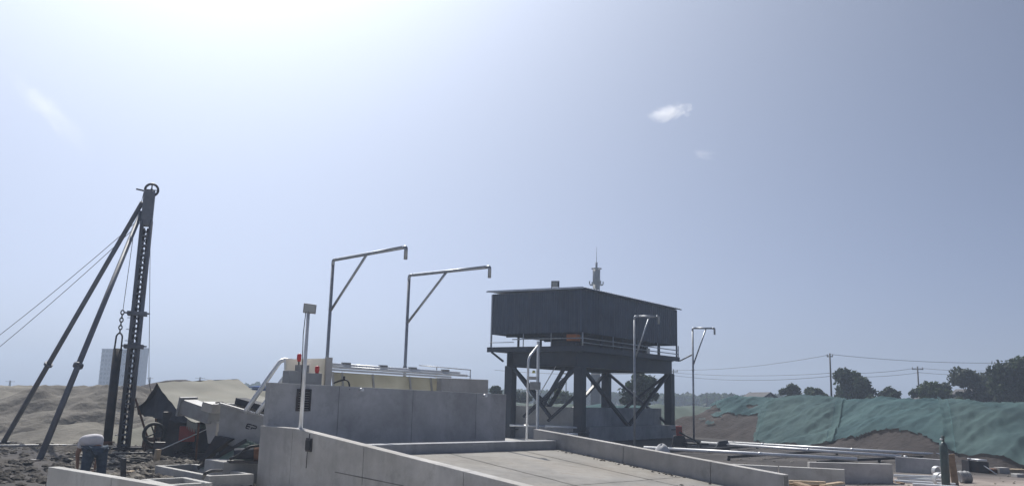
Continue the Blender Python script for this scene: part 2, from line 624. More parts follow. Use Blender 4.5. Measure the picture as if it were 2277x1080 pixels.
# ---- ramp slab (three cast bays with open joints) -----------------
def floor_z(t):
    return .62 - .092 * t
slab = bpy.data.objects.new('ramp', None)
C.objects.link(slab)
slab.location = R(-3.4, 4, GZ)
ORG[slab.as_pointer()] = R(-3.4, 4, GZ)
slab['kind'] = 'structure'
mb = MB()
mb.prism([R(-6.79, -.3, GZ), R(-6.79, -.3, floor_z(-.3) - .03), R(-6.79, 9.6, floor_z(9.6) - .03), R(-6.79, 9.6, GZ - .1)], Wv * 6.78)
mb.build('slab_base', M['joint'], slab)
for s0, s1 in ((-6.78, -3.92), (-3.88, -1.42), (-1.38, -.02)):
    for t0, t1 in ((.01, 4.2), (4.23, 9.6)):
        mb = MB()
        nn = 14
        def fn(a, b, s0=s0, s1=s1, t0=t0, t1=t1):
            s = s0 + (s1 - s0) * a
            t = t0 + (t1 - t0) * b
            return R(s, t, floor_z(t) + .006 * fbm(s * 1.3, t * 1.3))
        mb.grid(fn, nn, nn)
        mb.build('bay', M['floor'], slab)

# ---- sloping side walls of the ramp -------------------------------
def panel_wall(name, pts_top, zb, s_face, thick, joints, label, material, cat='wall', gap=.014):
    """wall running down the ramp: pts_top = [(t, z)...]; joints split it into cast panels"""
    root = thing(name, R(s_face, pts_top[0][0], zb), label, cat)
    def ztop(t):
        for (a, za), (b, zb_) in zip(pts_top, pts_top[1:]):
            if a <= t <= b:
                return za + (zb_ - za) * (t - a) / (b - a)
        return pts_top[-1][1]
    edges = [pts_top[0][0]] + joints + [pts_top[-1][0]]
    core = MB()
    ts = sorted(set([p[0] for p in pts_top] + joints))
    poly = [R(s_face + .03, t, ztop(t) - .03) for t in ts]
    core.prism(poly + [R(s_face + .03, ts[-1], zb), R(s_face + .03, ts[0], zb)], Wv * (thick - .06))
    core.build('wall_core', M['joint'], root)
    for a, b in zip(edges, edges[1:]):
        tt = [a + gap / 2 if a != edges[0] else a] + [p[0] for p in pts_top if a < p[0] < b] + [b - gap / 2 if b != edges[-1] else b]
        p = MB()
        n = 1
        poly = [R(s_face, t, ztop(t)) for t in tt] + [R(s_face, tt[-1], zb), R(s_face, tt[0], zb)]
        p.prism(poly, Wv * thick)
        p.build('panel', material, root, bevel=.012)
    return root

lw = panel_wall('ramp_wall', [(-3.45, 1.14), (-1.75, 1.14), (5.9, .53), (9.4, .22)], GZ - .3, -7.06, .26,
                [-1.85, 1.15, 4.4], 'long sloping concrete ramp side wall in the foreground with a dark junction box', M['conc'])
m = MB(); m.bar(R(-7.064, .1, .30), R(-7.064, 2.6, .235), .012, .02); m.build('form_seam', M['joint'], lw)
jb = MB()
bp = R(-7.085, -1.0, .78)
jb.obox(R(-7.10, -1.16, .66), U * -.24, UP * .30, Wv * .035)
jbo = jb.build('junction_box', M['dark'], lw, bevel=.008)
q = MB()
q.obox(R(-7.125, -1.13, .70), U * -.18, UP * .21, Wv * .022)
q.build('box_lid', M['black'], jbo)
q = MB()
q.tube([R(-7.11, -.98, .96), R(-7.11, -.98, 1.06)], .012, 6)
q.tube([R(-7.11, -1.04, .66), R(-7.112, -1.04, .30)], .010, 6)
q.build('conduit', M['dark'], jbo)

rw = panel_wall('ramp_wall', [(-.95, 1.11), (0, 1.04), (6.75, .48)], GZ - .3, .0, .24, [2.3, 4.9],
                'far sloping concrete side wall of the ramp running towards the timber offcuts', M['conc'])

kerb = MB()
kerb.obox(R(-6.78, -.02, GZ), Wv * 6.76, U * .42, UP * (.845 - GZ))
tag(kerb.build('wheel_stop_kerb', M['conc_dark'], origin=R(-3.4, 0, GZ), bevel=.015),
    'low concrete wheel stop kerb across the top of the ramp', 'kerb')

# trough floor between the kerb and the big wall
tf = MB()
tf.obox(R(-6.78, -.46, GZ), Wv * 7.9, U * 2.8, UP * .75)
tag(tf.build('trough_floor', M['conc_dark']), kind='structure')

# ---- the big wall at the head of the ramp -------------------------
bw = thing('pit_wall', R(-3, -3.4, GZ), 'tall dark concrete wall across the head of the ramp', 'wall')
S0, S1 = -6.86, 1.25
def bwz(s):
    return 2.20 + (2.06 - 2.20) * (s - S0) / (S1 - S0)
jn = [S0, -4.85, -2.4, .0, S1]
core = MB()
core.prism([R(S0 + .03, -3.49, GZ), R(S1 - .03, -3.49, GZ), R(S1 - .03, -3.49, bwz(S1) - .03), R(S0 + .03, -3.49, bwz(S0) - .03)], U * .2)
core.build('wall_core', M['joint'], bw)
for a, b in zip(jn, jn[1:]):
    a2 = a + (.006 if a != S0 else 0)
    b2 = b - (.006 if b != S1 else 0)
    p = MB()
    p.prism([R(a2, -3.46, GZ), R(b2, -3.46, GZ), R(b2, -3.46, bwz(b2)), R(a2, -3.46, bwz(a2))], U * .26)
    p.build('panel', M['conc_dark'], bw, bevel=.012)
# louvred vent, with its slats
lf = MB()
x0, x1, z0, z1 = -6.12, -5.72, 1.50, 2.06
for o, a, h in ((R(x0, -3.40, z0), Wv * .03, UP * (z1 - z0)), (R(x1 - .03, -3.40, z0), Wv * .03, UP * (z1 - z0)),
                (R(x0 + .03, -3.40, z0), Wv * (x1 - x0 - .06), UP * .03), (R(x0 + .03, -3.40, z1 - .03), Wv * (x1 - x0 - .06), UP * .03)):
    lf.obox(o, a, U * .055, h)
lfo = lf.build('louvre_frame', M['dark'], bw)
sl = MB().obox(R(x0 + .03, -3.415, z0 + .045), Wv * (x1 - x0 - .06), U * .03 + UP * .035, UP * .012).build('slat', M['dark'], lfo)
for k in range(1, 8):
    c = sl.copy()
    C.objects.link(c)
    c.parent = lfo
    c.location = (0, 0, k * .062)
# pipe stubs and the drips under the top edge
for s in (-4.2, .3):
    st = MB()
    st.tube([R(s, -3.52, bwz(s) - .07), R(s, -3.33, bwz(s) - .07)], .045, 10)
    st.build('drain_stub', M['galv'], bw)

# small end wall behind on the right
ew = MB()
ew.obox(R(-.55, -4.5, GZ), Wv * 1.95, U * .24, UP * (2.52 - GZ))
tag(ew.build('end_wall', M['conc'], origin=R(.3, -4.5, GZ), bevel=.012),
    'short concrete end wall rising behind the right end of the tall dark wall', 'wall')

# ================================================================== WASH PIPES, LAMP POST
def wash_pipe(px, py, d, tip, brace_arm, brace_post, r, label, basez=GZ, arm_dir=None, arm_len=None, joint=None):
    top = D(px, py, d)
    if arm_dir is None:
        tp = G(tip[0], tip[1], top.z)
        v = tp - top
        v.z = 0
    else:
        v = Vector((math.sin(rad(arm_dir)), math.cos(rad(arm_dir)), 0)) * arm_len
    base = Vector((top.x, top.y, basez))
    root = thing('wash_pipe', base, label, 'pipe', 'gooseneck wash pipes')
    a = v.normalized()
    L = v.length
    m = MB()
    m.tube([base, top - UP * .16], r, 12)
    m.build('post', M['galvpost'], root)
    m = MB()
    m.tube(bend([top - UP * .16, top, top + a * .2], .16, 6), r, 12)
    m.build('elbow', M['galvpost'], root)
    m = MB()
    m.tube([top + a * .2, top + a * (L - .12)], r, 12)
    m.build('arm', M['galvpost'], root)
    m = MB()
    tip_ = top + a * L
    m.tube(bend([top + a * (L - .12), tip_, tip_ - UP * .34], .12, 6), r * 1.02, 12)
    m.build('outlet', M['galvpost'], root)
    m = MB()
    m.tube([top - UP * brace_post, top + a * (L * brace_arm)], r * .78, 10)
    m.build('brace', M['galvpost'], root)
    m = MB()
    m.tube([base, base + UP * .03], r * 2.6, 12)
    m.build('base_flange', M['galvpost'], root)
    for h in (joint or []):
        m = MB()
        m.tube([base + UP * h, base + UP * (h + .09)], r * 1.35, 12)
        m.build('coupling', M['galvpost'], root)
    return root, top, v

w1 = wash_pipe(741, 578, 25.4, (903, 549), .49, 1.55, .050, 'tall galvanised gooseneck pipe nearest the floodlight post', joint=[3.2])
w2 = wash_pipe(910, 612, 28.2, (1089, 593), .49, 1.60, .052, 'tall galvanised gooseneck pipe left of the dark raised shed', joint=[3.1])
w3 = wash_pipe(1411, 703, 40.0, None, .62, 2.0, .050, 'gooseneck pipe standing in front of the dark raised shed', arm_dir=100, arm_len=1.12, joint=[2.6])
w4 = wash_pipe(1540, 729, 46.0, None, .62, 2.0, .050, 'gooseneck pipe right of the dark raised shed by the net covered heap', arm_dir=100, arm_len=1.15, joint=[3.9])
print('ARMS', [round(w[2].length, 2) for w in (w1, w2, w3, w4)], w1[2], w2[2])

# flood light post on the ramp wall
fb = R(-6.93, -1.72, 1.12)
fpost = thing('floodlight_post', fb, 'slim pale post with a square floodlight on the ramp wall corner', 'lamp post')
ft = fb + UP * 2.72
m = MB(); m.tube([fb, ft], [.048, .040], 12); m.build('post', M['galv'], fpost)
m = MB(); m.cbox(fb + UP * .012, Wv * .18, U * .18, UP * .024); m.build('base_plate', M['galv'], fpost)
m = MB()
ha = Vector((.985, .17, 0)); hb = Vector((-.17, .985, 0))
hc = ft + UP * .13 + ha * .03
m.prism([hc - ha * .16 - UP * .11, hc + ha * .14 - UP * .13, hc + ha * .15 + UP * .09, hc - ha * .15 + UP * .12], hb * .10)
lh = m.build('lamp_head', M['grey'], fpost, bevel=.012)
m = MB(); m.prism([hc - ha * .135 - UP * .085, hc + ha * .12 - UP * .10, hc + ha * .125 + UP * .07, hc - ha * .13 + UP * .095], hb * -.006)
m.build('lamp_glass', M['lens'], lh)
m = MB(); m.bar(ft - UP * .03, ft + UP * .06, .03, .03); m.build('bracket', M['grey'], fpost)
m = MB()
m.tube([hc - UP * .1 - ha * .09, ft - UP * .5 - ha * .085, ft - UP * 1.2 - ha * .06, ft - UP * 1.6 - ha * .055, fb + UP * .75 - ha * .05], .011, 6)
m.build('cable', M['black'], fpost)

def sx(px, py, t):
    r = ray(px, py)
    k = ((KP - U * t).dot(U)) / r.dot(U)
    return (r * k - KP).dot(Wv)
def zx(px, py, t):
    r = ray(px, py)
    return CAMZ + r.z * ((KP - U * t).dot(U)) / r.dot(U)
# ================================================================== SEPARATOR BEHIND THE BIG WALL
sep = thing('sand_separator', R(-3, -5.2, GZ), 'cream and white sand washing machine showing above the dark concrete wall', 'machine')
TB, TF = -6.6, -5.0     # back and front, in t
m = MB()
sA, sB = sx(735, 812, TF), sx(1005, 830, TF)
zA, zB = zx(735, 811, TF), zx(1005, 829, TF)
def roofz(s):
    return zA + (zB - zA) * (s - sA) / (sB - sA)
m.prism([R(sA, TF, .3), R(sB, TF, .3), R(sB, TF, 1.72), R(sA, TF, 1.72)], U * (TF - TB))
m.build('housing', M['white'], sep, bevel=.02)
# cream cover sheets along the front, each its own piece, leaning back
ce = [sx(758, 840, TF), sx(826, 840, TF), sx(908, 845, TF), sx(955, 845, TF), sx(985, 845, TF)]
ce = [sA + .05] + ce + [sB - .02]
for a, b in zip(ce, ce[1:]):
    p = MB()
    a2, b2 = a + .025, b - .025
    p.prism([R(a2, TF + .22, 1.75), R(b2, TF + .22, 1.75), R(b2, TF + .03, roofz(b2) - .20), R(a2, TF + .03, roofz(a2) - .20)], U * .035 + UP * .01)
    p.build('cover_sheet', M['cream'], sep, bevel=.01)
for s in ce:
    p = MB()
    p.bar(R(s, TF + .24, 1.75), R(s, TF + .045, roofz(s) - .19), .05, .05)
    p.build('rib', M['white'], sep)
for k, (dt, dz, r) in enumerate([(.10, -.05, .040), (.02, .02, .045), (-.35, .0, .04)]):
    p = MB()
    p.tube([R(sA - .15, TF + dt, roofz(sA - .15) + dz), R(sB + .55 - k * .25, TF + dt, roofz(sB + .55) + dz)], r, 10)
    p.build('top_rail', M['galv'], sep)
p = MB()
p.obox(R(sA, TF - .02, roofz(sA) - .15), Wv * (sB - sA) + UP * (roofz(sB) - roofz(sA)), U * .22, UP * .05)
p.build('top_deck', M['roof'], sep)
for s in (sA + .5, sA + 1.8, sA + 2.9, sB - .3):
    p = MB(); p.cbox(R(s, TF + .02, roofz(s) + .07), Wv * .26, U * .12, UP * .06); p.build('clamp_plate', M['grey'], sep)
# control side: white back plate, grey cabinet and red beacons
ts = -4.7
p = MB()
p.prism([R(sx(638, 850, ts), ts, 1.4), R(sx(737, 850, ts), ts, 1.4), R(sx(737, 800, ts), ts, zx(737, 796, ts)), R(sx(638, 800, ts), ts, zx(638, 798, ts))], U * .06)
p.build('side_plate', M['whitesheet'], sep)
p = MB(); p.obox(R(sx(720, 840, ts), ts + .08, 1.2), Wv * .2, U * .07, UP * 1.76); p.build('corner_post', M['white'], sep)
tk = -4.25
sa_, sb_, sc_ = sx(642, 840, tk), sx(676, 840, tk), sx(716, 840, tk)
cab = MB()
cab.obox(R(sa_, tk, 1.2), Wv * (sb_ - sa_ - .005), U * .35, UP * (zx(650, 823, tk) - 1.2))
cab.obox(R(sb_, tk, 1.2), Wv * (sc_ - sb_), U * .35, UP * (zx(700, 829, tk) - 1.2))
cabo = cab.build('cabinet', M['grey'], sep, bevel=.012)
p = MB(); p.obox(R(sx(668, 820, tk), tk - .02, zx(700, 829, tk) + .01), Wv * .28, U * .28, UP * .2); p.build('cabinet_hood', M['grey'], cabo, bevel=.01)
for (px, py, tt) in ((665, 799, -4.42), (705, 826, -4.36)):
    b0 = R(sx(px, py, tt), tt, zx(px, py, tt))
    p = MB()
    p.tube([b0 - UP * .05, b0, b0 + UP * .015, b0 + UP * .12, b0 + UP * .15, b0 + UP * .165], [.05, .05, .062, .062, .05, .012], 14)
    bo = p.build('beacon', M['red'], sep)
    p = MB(); p.tube([b0 - UP * .28, b0 - UP * .04], .022, 8); p.build('beacon_stem', M['dark'], bo)
# two curved pipes running down to the conveyor
for off in (0, 1):
    pts = [D(650 + off * 34, 801 + off * 3, 24.6 - off * .3), D(625 + off * 34, 799 + off * 3, 24.5 - off * .3), D(545 + off * 26, 915 + off * 5, 23.4 - off * .2)]
    p = MB(); p.tube(bend(pts, .32, 7), .062, 12); p.build('feed_pipe', M['galv'], sep)
p = MB(); p.bar(D(637, 870, 24.4), D(637, 797, 24.4), .1, .08); p.build('pipe_support', M['galv'], sep)
# guard rail frame on the right of the machine
p = MB()
for a, b in ((R(.1, -5.6, 2.2), R(.1, -5.6, 2.9)), (R(1.55, -5.6, 2.2), R(1.55, -5.6, 2.85))):
    p.tube([a, b], .022, 8)
p.tube([R(-.6, -5.6, 2.91), R(1.55, -5.6, 2.85)], .018, 8)
p.tube([R(-.6, -5.6, 2.70), R(1.55, -5.6, 2.64)], .014, 8)
p.build('guard_rail', M['galv'], sep)
# hose drooping over the wall
p = MB()
p.tube(bend([D(742, 851, 23.6), D(757, 845, 23.6), D(771, 843, 23.6), D(777, 852, 23.5), D(777, 866, 23.45)], .1, 4), .022, 8)
p.build('hose', M['black'], sep)
p = MB(); p.tube([D(765, 845, 23.6), D(765, 836, 23.6)], .03, 8); p.build('valve', M['dark'], sep)

# ================================================================== SCREW CONVEYOR WITH ITS LETTERING
cv = thing('screw_conveyor', D(560, 1050, 23.4), 'inclined off white screw conveyor lettered EP rising towards the sand heaps', 'conveyor')
dirw = (Wv * .9 + Vector((0, .35, 0))).normalized()
f1, f2, f3, f4 = D(490, 896, 23.7), D(720, 962, 22.9), D(660, 1052, 22.7), D(484, 978, 23.5)
bk = dirw * .85
m = MB()
m.prism([f1, f2, f3, f4], bk * .05)                     # near side plate
cvn = m.build('side_plate', M['plate'], cv, bevel=.012)
m = MB(); m.prism([f1 + bk, f2 + bk, f3 + bk, f4 + bk], bk * .05 - bk * .1); m.build('side_plate', M['white'], cv, bevel=.012)
m = MB(); m.prism([f3 + bk * .05, f4 + bk * .05, f4 + bk * .95, f3 + bk * .95], (f1 - f4).normalized() * .04); m.build('trough_floor', M['grey'], cv)
m = MB(); m.prism([f1 + bk * .05, f4 + bk * .05, f4 + bk * .95, f1 + bk * .95], (f2 - f1).normalized() * .04); m.build('end_plate', M['white'], cv)
# near rim strip
ax = (f2 - f1).normalized()
nrm = ax.cross(bk).normalized()
if nrm.z < 0: nrm = -nrm
m = MB(); m.bar(f1 - bk * .02, f2 - bk * .02, .10, .05, up=nrm); m.build('rim', M['white'], cv)
m = MB(); m.prism([f1 + bk * .55, f2 + bk * .55, f2 + bk * .97, f1 + bk * .97], nrm * .16); m.build('cover', M['tarpdark'], cv)
m = MB(); m.tube([f1 + bk * .5 - nrm * .35 + ax * .1, f2 + bk * .5 - nrm * .35], .09, 10); m.build('shaft', M['dark'], cv)
# head box with motor at the upper left
h1 = D(478, 925, 23.9); h2 = D(416, 903, 24.4)
m = MB(); hd = (h2 - h1)
m.bar(h1, h2, .48, .42, up=nrm); m.build('head_tube', M['grey'], cv, bevel=.03)
m = MB(); m.bar(h2 - hd.normalized() * .02, h2 + hd.normalized() * .05, .60, .52, up=nrm); m.build('head_flange', M['grey'], cv)
m = MB(); m.tube([D(478, 895, 23.8), D(494, 893, 23.8), D(520, 905, 23.7)], .018, 6); m.build('cable', M['black'], cv)
m = MB(); m.cbox(D(474, 905, 23.8), ax * .34, bk * .5, nrm * .25); m.build('gear_box', M['white'], cv, bevel=.02)
# discharge spout and leg
m = MB()
m.prism([D(455, 930, 23.9), D(482, 940, 23.8), D(476, 985, 23.8), D(462, 985, 23.9)], bk * .5); m.build('spout', M['white'], cv, bevel=.01)
m = MB(); m.bar(D(487, 960, 23.6), D(481, 1035, 23.4), .07, .07); m.build('support_leg', M['grey'], cv)
# letters, real raised strokes on the near plate
pn = -bk.normalized()
e_x = (f2 - f1).normalized(); e_y = (f1 - f4).normalized()
lo = f1 + (f2 - f1) * .265 + (f4 - f1) * .46
def P2(x, y): return lo + e_x * (x + y * .35) * .58 + UP * y * .62 + pn * .004
def stroke(pts, w=.026):
    mm = MB()
    for a, b in zip(pts, pts[1:]):
        mm.bar(P2(*a), P2(*b), w, .012, up=pn)
    return mm
letters = MB()
for st in ([(.24, .20), (.03, .20), (.0, .16), (.0, .0), (.19, .0)], [(.02, .10), (.19, .10)],
           [(.27, .20), (.47, .20), (.50, .17), (.50, .11), (.47, .09), (.29, .09)], [(.27, .10), (.27, -.04)]):
    s_ = stroke(st)
    letters.add(s_.v, s_.f)
letters.build('lettering', M['black'], cvn)

# green chute plate and the pump under it
gc = thing('green_chute', D(500, 1050, 22.8), 'dull green steel chute plate sloping down under the conveyor', 'chute')
m = MB(); m.prism([D(548, 978, 22.9), D(600, 1000, 22.6), D(512, 1050, 22.4), D(440, 1040, 23.1)], Vector((.02, .06, .02))); m.build('chute_plate', M['green'], gc, bevel=.006)
m = MB(); m.bar(D(548, 978, 22.9), D(440, 1040, 23.1), .05, .09); m.build('edge_lip', M['dark'], gc)
m = MB(); m.prism([D(478, 968, 23.3), D(512, 975, 23.2), D(470, 1006, 23.2), D(440, 1030, 23.3)], Vector((.1, .3, 0))); m.build('back_plate', M['dark'], gc)

pu = thing('slurry_pump', D(545, 1022, 22.3), 'dark slurry pump with a bent hose on the concrete plinth beside the ramp wall', 'pump')
c0 = D(545, 1010, 22.3)
m = MB(); m.tube([c0 - Vector((.28, .0, -.02)), c0 + Vector((.2, .1, .02))], [.13, .15], 14); m.build('motor', M['tarpdark'], pu)
m = MB(); m.tube([c0 + Vector((.2, .1, .02)), c0 + Vector((.34, .13, .03))], .19, 14); m.build('volute', M['rust'], pu)
m = MB(); m.cbox(c0 - UP * .17, Vector((.8, .1, 0)), Vector((-.04, .35, 0)), UP * .06); m.build('base_frame', M['dark'], pu)
m = MB(); m.tube(bend([D(511, 1020, 22.1), D(530, 1012, 22.1), D(552, 992, 22.1), D(578, 990, 22.2)], .15, 5), .035, 10); m.build('hose', M['black'], pu)
m = MB(); m.tube([D(549, 986, 22.4), D(549, 996, 22.4)], .06, 10); m.build('valve', M['green'], pu)

pl = MB()
pl.obox(D(497, 1026, 22.0) + Vector((0, 0, -1.0)), Wv * 1.75 * .55 + Vector((.15, 0, 0)), U * 1.1, UP * 1.0)
tag(pl.build('pump_plinth', M['conc_new'], origin=D(520, 1060, 22.0), bevel=.02),
    'squat concrete plinth against the left end of the ramp wall', 'plinth')

# ================================================================== SETTLING TANKS AND LOW WALL ON THE LEFT
def tank(c, lw_, lu, z, label, th=.14):
    """open rectangular tank; c = left corner, lw_ along W, lu down the ramp direction"""
    root = thing('settling_tank', Vector((c.x, c.y, GZ)), label, 'tank')
    c = Vector((c.x, c.y, GZ - .25))
    h = UP * (z - c.z)
    a = Wv * lw_; b = -U * lu
    ta = Wv * th; tb = -U * th
    for o, e1, e2 in ((c, a, tb), (c + b - tb, a, tb), (c + tb, ta, b - tb * 2), (c + a - ta + tb, ta, b - tb * 2)):
        m = MB(); m.obox(o, e1, e2, h); m.build('tank_wall', M['conc_new'], root, bevel=.012)
    m = MB(); m.obox(c + ta + tb, a - ta * 2, b - tb * 2, UP * .2); m.build('tank_floor', M['conc_dark'], root)
    return root
a1, a2, a3 = G(313, 1064, .02), G(404, 1058, .02), G(485, 1069, .02)
tank(a1, (a2 - a1).length, (a3 - a2).length, .02, 'near open concrete settling tank with pale rims behind the low wall')
b1, b2 = G(345, 1032, .02), G(440, 1029, .02)
tank(b1, (b2 - b1).length, 3.3, .0, 'farther open concrete settling tank beside the green chute')
m = MB()
m.tube(bend([G(452, 1062, .1), G(456, 1052, .42), G(468, 1046, .45), G(492, 1045, .4)], .2, 5), .035, 10)
tag(m.build('bent_hose', M['black'], origin=G(452, 1062, .0)), 'black bent hose looping over the rim of the settling tank', 'hose')

l0 = D(107, 1037, 15.9); l1 = D(350, 1077.5, 13.55)
ld = (l1 - l0); ld.z = 0
zl = (l0.z + l1.z) / 2
ll = thing('low_wall', (l0.x, l0.y, GZ), 'low pale concrete wall in the left foreground in front of the stooping worker', 'wall')
ldn = ld.normalized(); lpn = Vector((-ldn.y, ldn.x, 0))
if lpn.y < 0: lpn = -lpn
cut = [0, (ld.length) * .62, ld.length * 1.35]
m = MB(); m.obox(Vector((l0.x, l0.y, GZ - .2)) + lpn * .03 + ldn * .02, ldn * (cut[-1] - .04), lpn * .14, UP * (zl - GZ + .17)); m.build('wall_core', M['joint'], ll)
for a, b in zip(cut, cut[1:]):
    za = l0.z + (l1.z - l0.z) * (a / ld.length); zb_ = l0.z + (l1.z - l0.z) * (b / ld.length)
    o = Vector((l0.x, l0.y, 0))
    p0 = o + ldn * (a + (.012 if a else 0)); p1 = o + ldn * (b - .012)
    m = MB(); m.prism([Vector((p0.x, p0.y, GZ - .2)), Vector((p1.x, p1.y, GZ - .2)), Vector((p1.x, p1.y, zb_)), Vector((p0.x, p0.y, za))], lpn * .2)
    m.build('panel', M['conc_new'], ll, bevel=.012)

# ================================================================== DRILLING RIG
mb_ = G(274, 1004, GZ)
dm = mb_.y
rig = thing('drilling_rig', mb_, 'tall slender drilling mast with two raking stay tubes on the muddy ground', 'drilling rig')
mtop = D(320, 432, dm)
mtop = Vector((mb_.x, mb_.y, mtop.z))
H = mtop.z - GZ
ra = Vector((math.cos(rad(20)), math.sin(rad(20)), 0)); rb = Vector((-ra.y, ra.x, 0))
hw = .155
ch = MB()
chords = []
for sx in (-1, 1):
    for sy in (-1, 1):
        m = MB()
        p0 = mb_ + ra * hw * sx + rb * hw * sy
        m.tube([p0, p0 + UP * (H - 1.0)], .065, 8)
        m.build('chord', M['mast'], rig)
nb = 22
for k in range(nb):
    z0 = GZ + .25 + (H - 1.5) * k / nb
    z1 = GZ + .25 + (H - 1.5) * (k + 1) / nb
    m = MB()
    cs = [Vector((mb_.x, mb_.y, 0)) + ra * hw * sx + rb * hw * sy for sx, sy in ((-1, -1), (1, -1), (1, 1), (-1, 1))]
    for i in range(4):
        a, b = cs[i], cs[(i + 1) % 4]
        m.bar(Vector((a.x, a.y, z0)), Vector((b.x, b.y, z0)), .045, .07)
        if k % 2 == i % 2:
            m.bar(Vector((a.x, a.y, z0)), Vector((b.x, b.y, z1)), .045, .045)
        else:
            m.bar(Vector((a.x, a.y, z1)), Vector((b.x, b.y, z0)), .045, .045)
    m.build('lattice_bay', M['mast'], rig)
for k in range(11):       # climbing pegs on the left chord
    z = GZ + .6 + k * .42
    c = mb_ + ra * -hw + rb * -hw
    m = MB(); m.bar(Vector((c.x, c.y, z)) - ra * .02, Vector((c.x, c.y, z)) - ra * .16, .025, .03); m.build('climbing_peg', M['galv'], rig)
# spare rods stacked inside the mast
for k, (dx, dy) in enumerate([(-.06, 0), (.07, .04)]):
    m = MB(); m.tube([mb_ + ra * dx + rb * dy, mb_ + ra * dx + rb * dy + UP * (H - 1.3)], .045, 8); m.build('drill_rod', M['dark'], rig)
for zc in (D(300, 697, dm).z, D(290, 770, dm).z):
    m = MB(); m.cbox(Vector((mb_.x, mb_.y, zc)), ra * .66, rb * .66, UP * .14)
    m.cbox(Vector((mb_.x, mb_.y, zc + .02)), ra * .86, rb * .1, UP * .05); m.build('splice_collar', M['mast'], rig)
# head plates and sheave
hz = mtop.z
m = MB(); m.cbox(Vector((mb_.x, mb_.y, hz - .55)), ra * .40, rb * .38, UP * 1.35); m.build('head_box', M['mast'], rig, bevel=.02)
sc = Vector((mb_.x, mb_.y, hz + .18)) + ra * .06
m = MB()
ring = [sc + ra * math.cos(a) * .23 + UP * math.sin(a) * .23 for a in [2 * math.pi * i / 24 for i in range(25)]]
m.tube(ring, .045, 8, caps=False); m.tube([sc - rb * .06, sc + rb * .06], .05, 10)
m.bar(sc - ra * .24, sc + ra * .24, .04, .03); m.bar(sc - UP * .24, sc + UP * .24, .04, .03)
m.build('sheave', M['dark'], rig)
m = MB(); m.bar(Vector((mb_.x, mb_.y, hz + .12)) - ra * .2, Vector((mb_.x, mb_.y, hz + .16)) - ra * .48, .05, .05); m.build('rope_guide', M['dark'], rig)
for fx, fy, ty in ((5, 987, 450), (85, 1028, 472)):
    ft_ = G(fx, fy, GZ)
    tp = Vector((mb_.x, mb_.y, D(303, ty, dm).z)) - ra * .22
    m = MB(); m.tube([ft_, tp], [.098, .085], 12)
    so = m.build('stay_tube', M['mast'], rig)
    mid = ft_ + (tp - ft_) * .335
    dd = (tp - ft_).normalized()
    m = MB(); m.tube([mid - dd * .05, mid + dd * .05], .16, 12); m.build('joint_flange', M['mast'], so)
    m = MB(); m.cbox(ft_ + UP * .05, ra * .5, rb * .4, UP * .1); m.build('foot_plate', M['dark'], so)
m = MB()
for s_ in (-1, 1):
    m.bar(mb_ + rb * .35 * s_ - ra * .9 + UP * .1, mb_ + rb * .35 * s_ + ra * 3.2 + UP * .1, .14, .18)
for k in range(4):
    m.bar(mb_ - rb * .4 + ra * (-.6 + k * 1.1) + UP * .1, mb_ + rb * .4 + ra * (-.6 + k * 1.1) + UP * .1, .1, .12)
m.build('skid', M['dark'], rig)
m = MB(); m.bar(mb_ + ra * .9 + UP * .15, mb_ + ra * .22 + UP * 1.9, .07, .07); m.build('knee_brace', M['rust'], rig)
m = MB(); m.tube([D(335, 440, dm), D(331, 848, dm + .5), D(352, 940, dm + .6)], .011, 6); m.build('hoist_rope', M['black'], rig)
m = MB(); m.tube([sc - ra * .25, D(297, 520, dm), D(273, 692, dm - .2)], .011, 6); m.build('hoist_rope', M['black'], rig)

# hanging bailer on its chain
bl_top = D(266, 742, dm - .2)
bl_bot = D(238, 988, dm - .5)
bl = thing('bailer_tube', bl_bot, 'thick dark bailer tube hanging on a chain beside the drilling mast', 'tube')
bt = D(262, 775, dm - .25)
m = MB(); m.tube([bl_bot, bt], .155, 16); m.build('tube', M['dark'], bl)
m = MB(); m.tube([bl_bot, bl_bot + (bt - bl_bot).normalized() * .12], .175, 16); m.build('cutting_shoe', M['rust'], bl)
m = MB()
m.tube(bend([bt + ra * .11, bl_top + ra * .10 - UP * .05, bl_top + UP * .06, bl_top - ra * .10 - UP * .05, bt - ra * .11], .08, 4), .03, 8)
m.build('bail_handle', M['dark'], bl)
ca, cb = bl_top + UP * .03, D(273, 690, dm - .2)
n = 6
for k in range(n):
    p = ca + (cb - ca) * ((k + .5) / n)
    h = (cb - ca).length / n * .62
    sd = ra if k % 2 else rb
    m = MB(); ring = [p + sd * math.cos(a) * .055 + UP * math.sin(a) * h for a in [2 * math.pi * i / 12 for i in range(13)]]
    m.tube(ring, .022, 6, caps=False); m.build('chain_link', M['dark'], bl)
# guy cables running off to the left
for k, (ex, ey, ty) in enumerate(((-60, 765, 470), (-60, 795, 480))):
    a = Vector((mb_.x, mb_.y, D(303, ty, dm).z)); b = D(ex, ey, dm + 4 + k)
    tot = b + (b - a) * .9
    pts = [a + (tot - a) * t - UP * (.5 * 4 * t * (1 - t)) for t in [i / 14 for i in range(15)]]
    m = MB(); m.tube(pts, .012, 5)
    tag(m.build('guy_cable', M['wire'], origin=a), ('upper' if k == 0 else 'lower') + ' thin guy cable running from the drilling mast off to the left', 'cable', 'guy cables of the drilling mast')

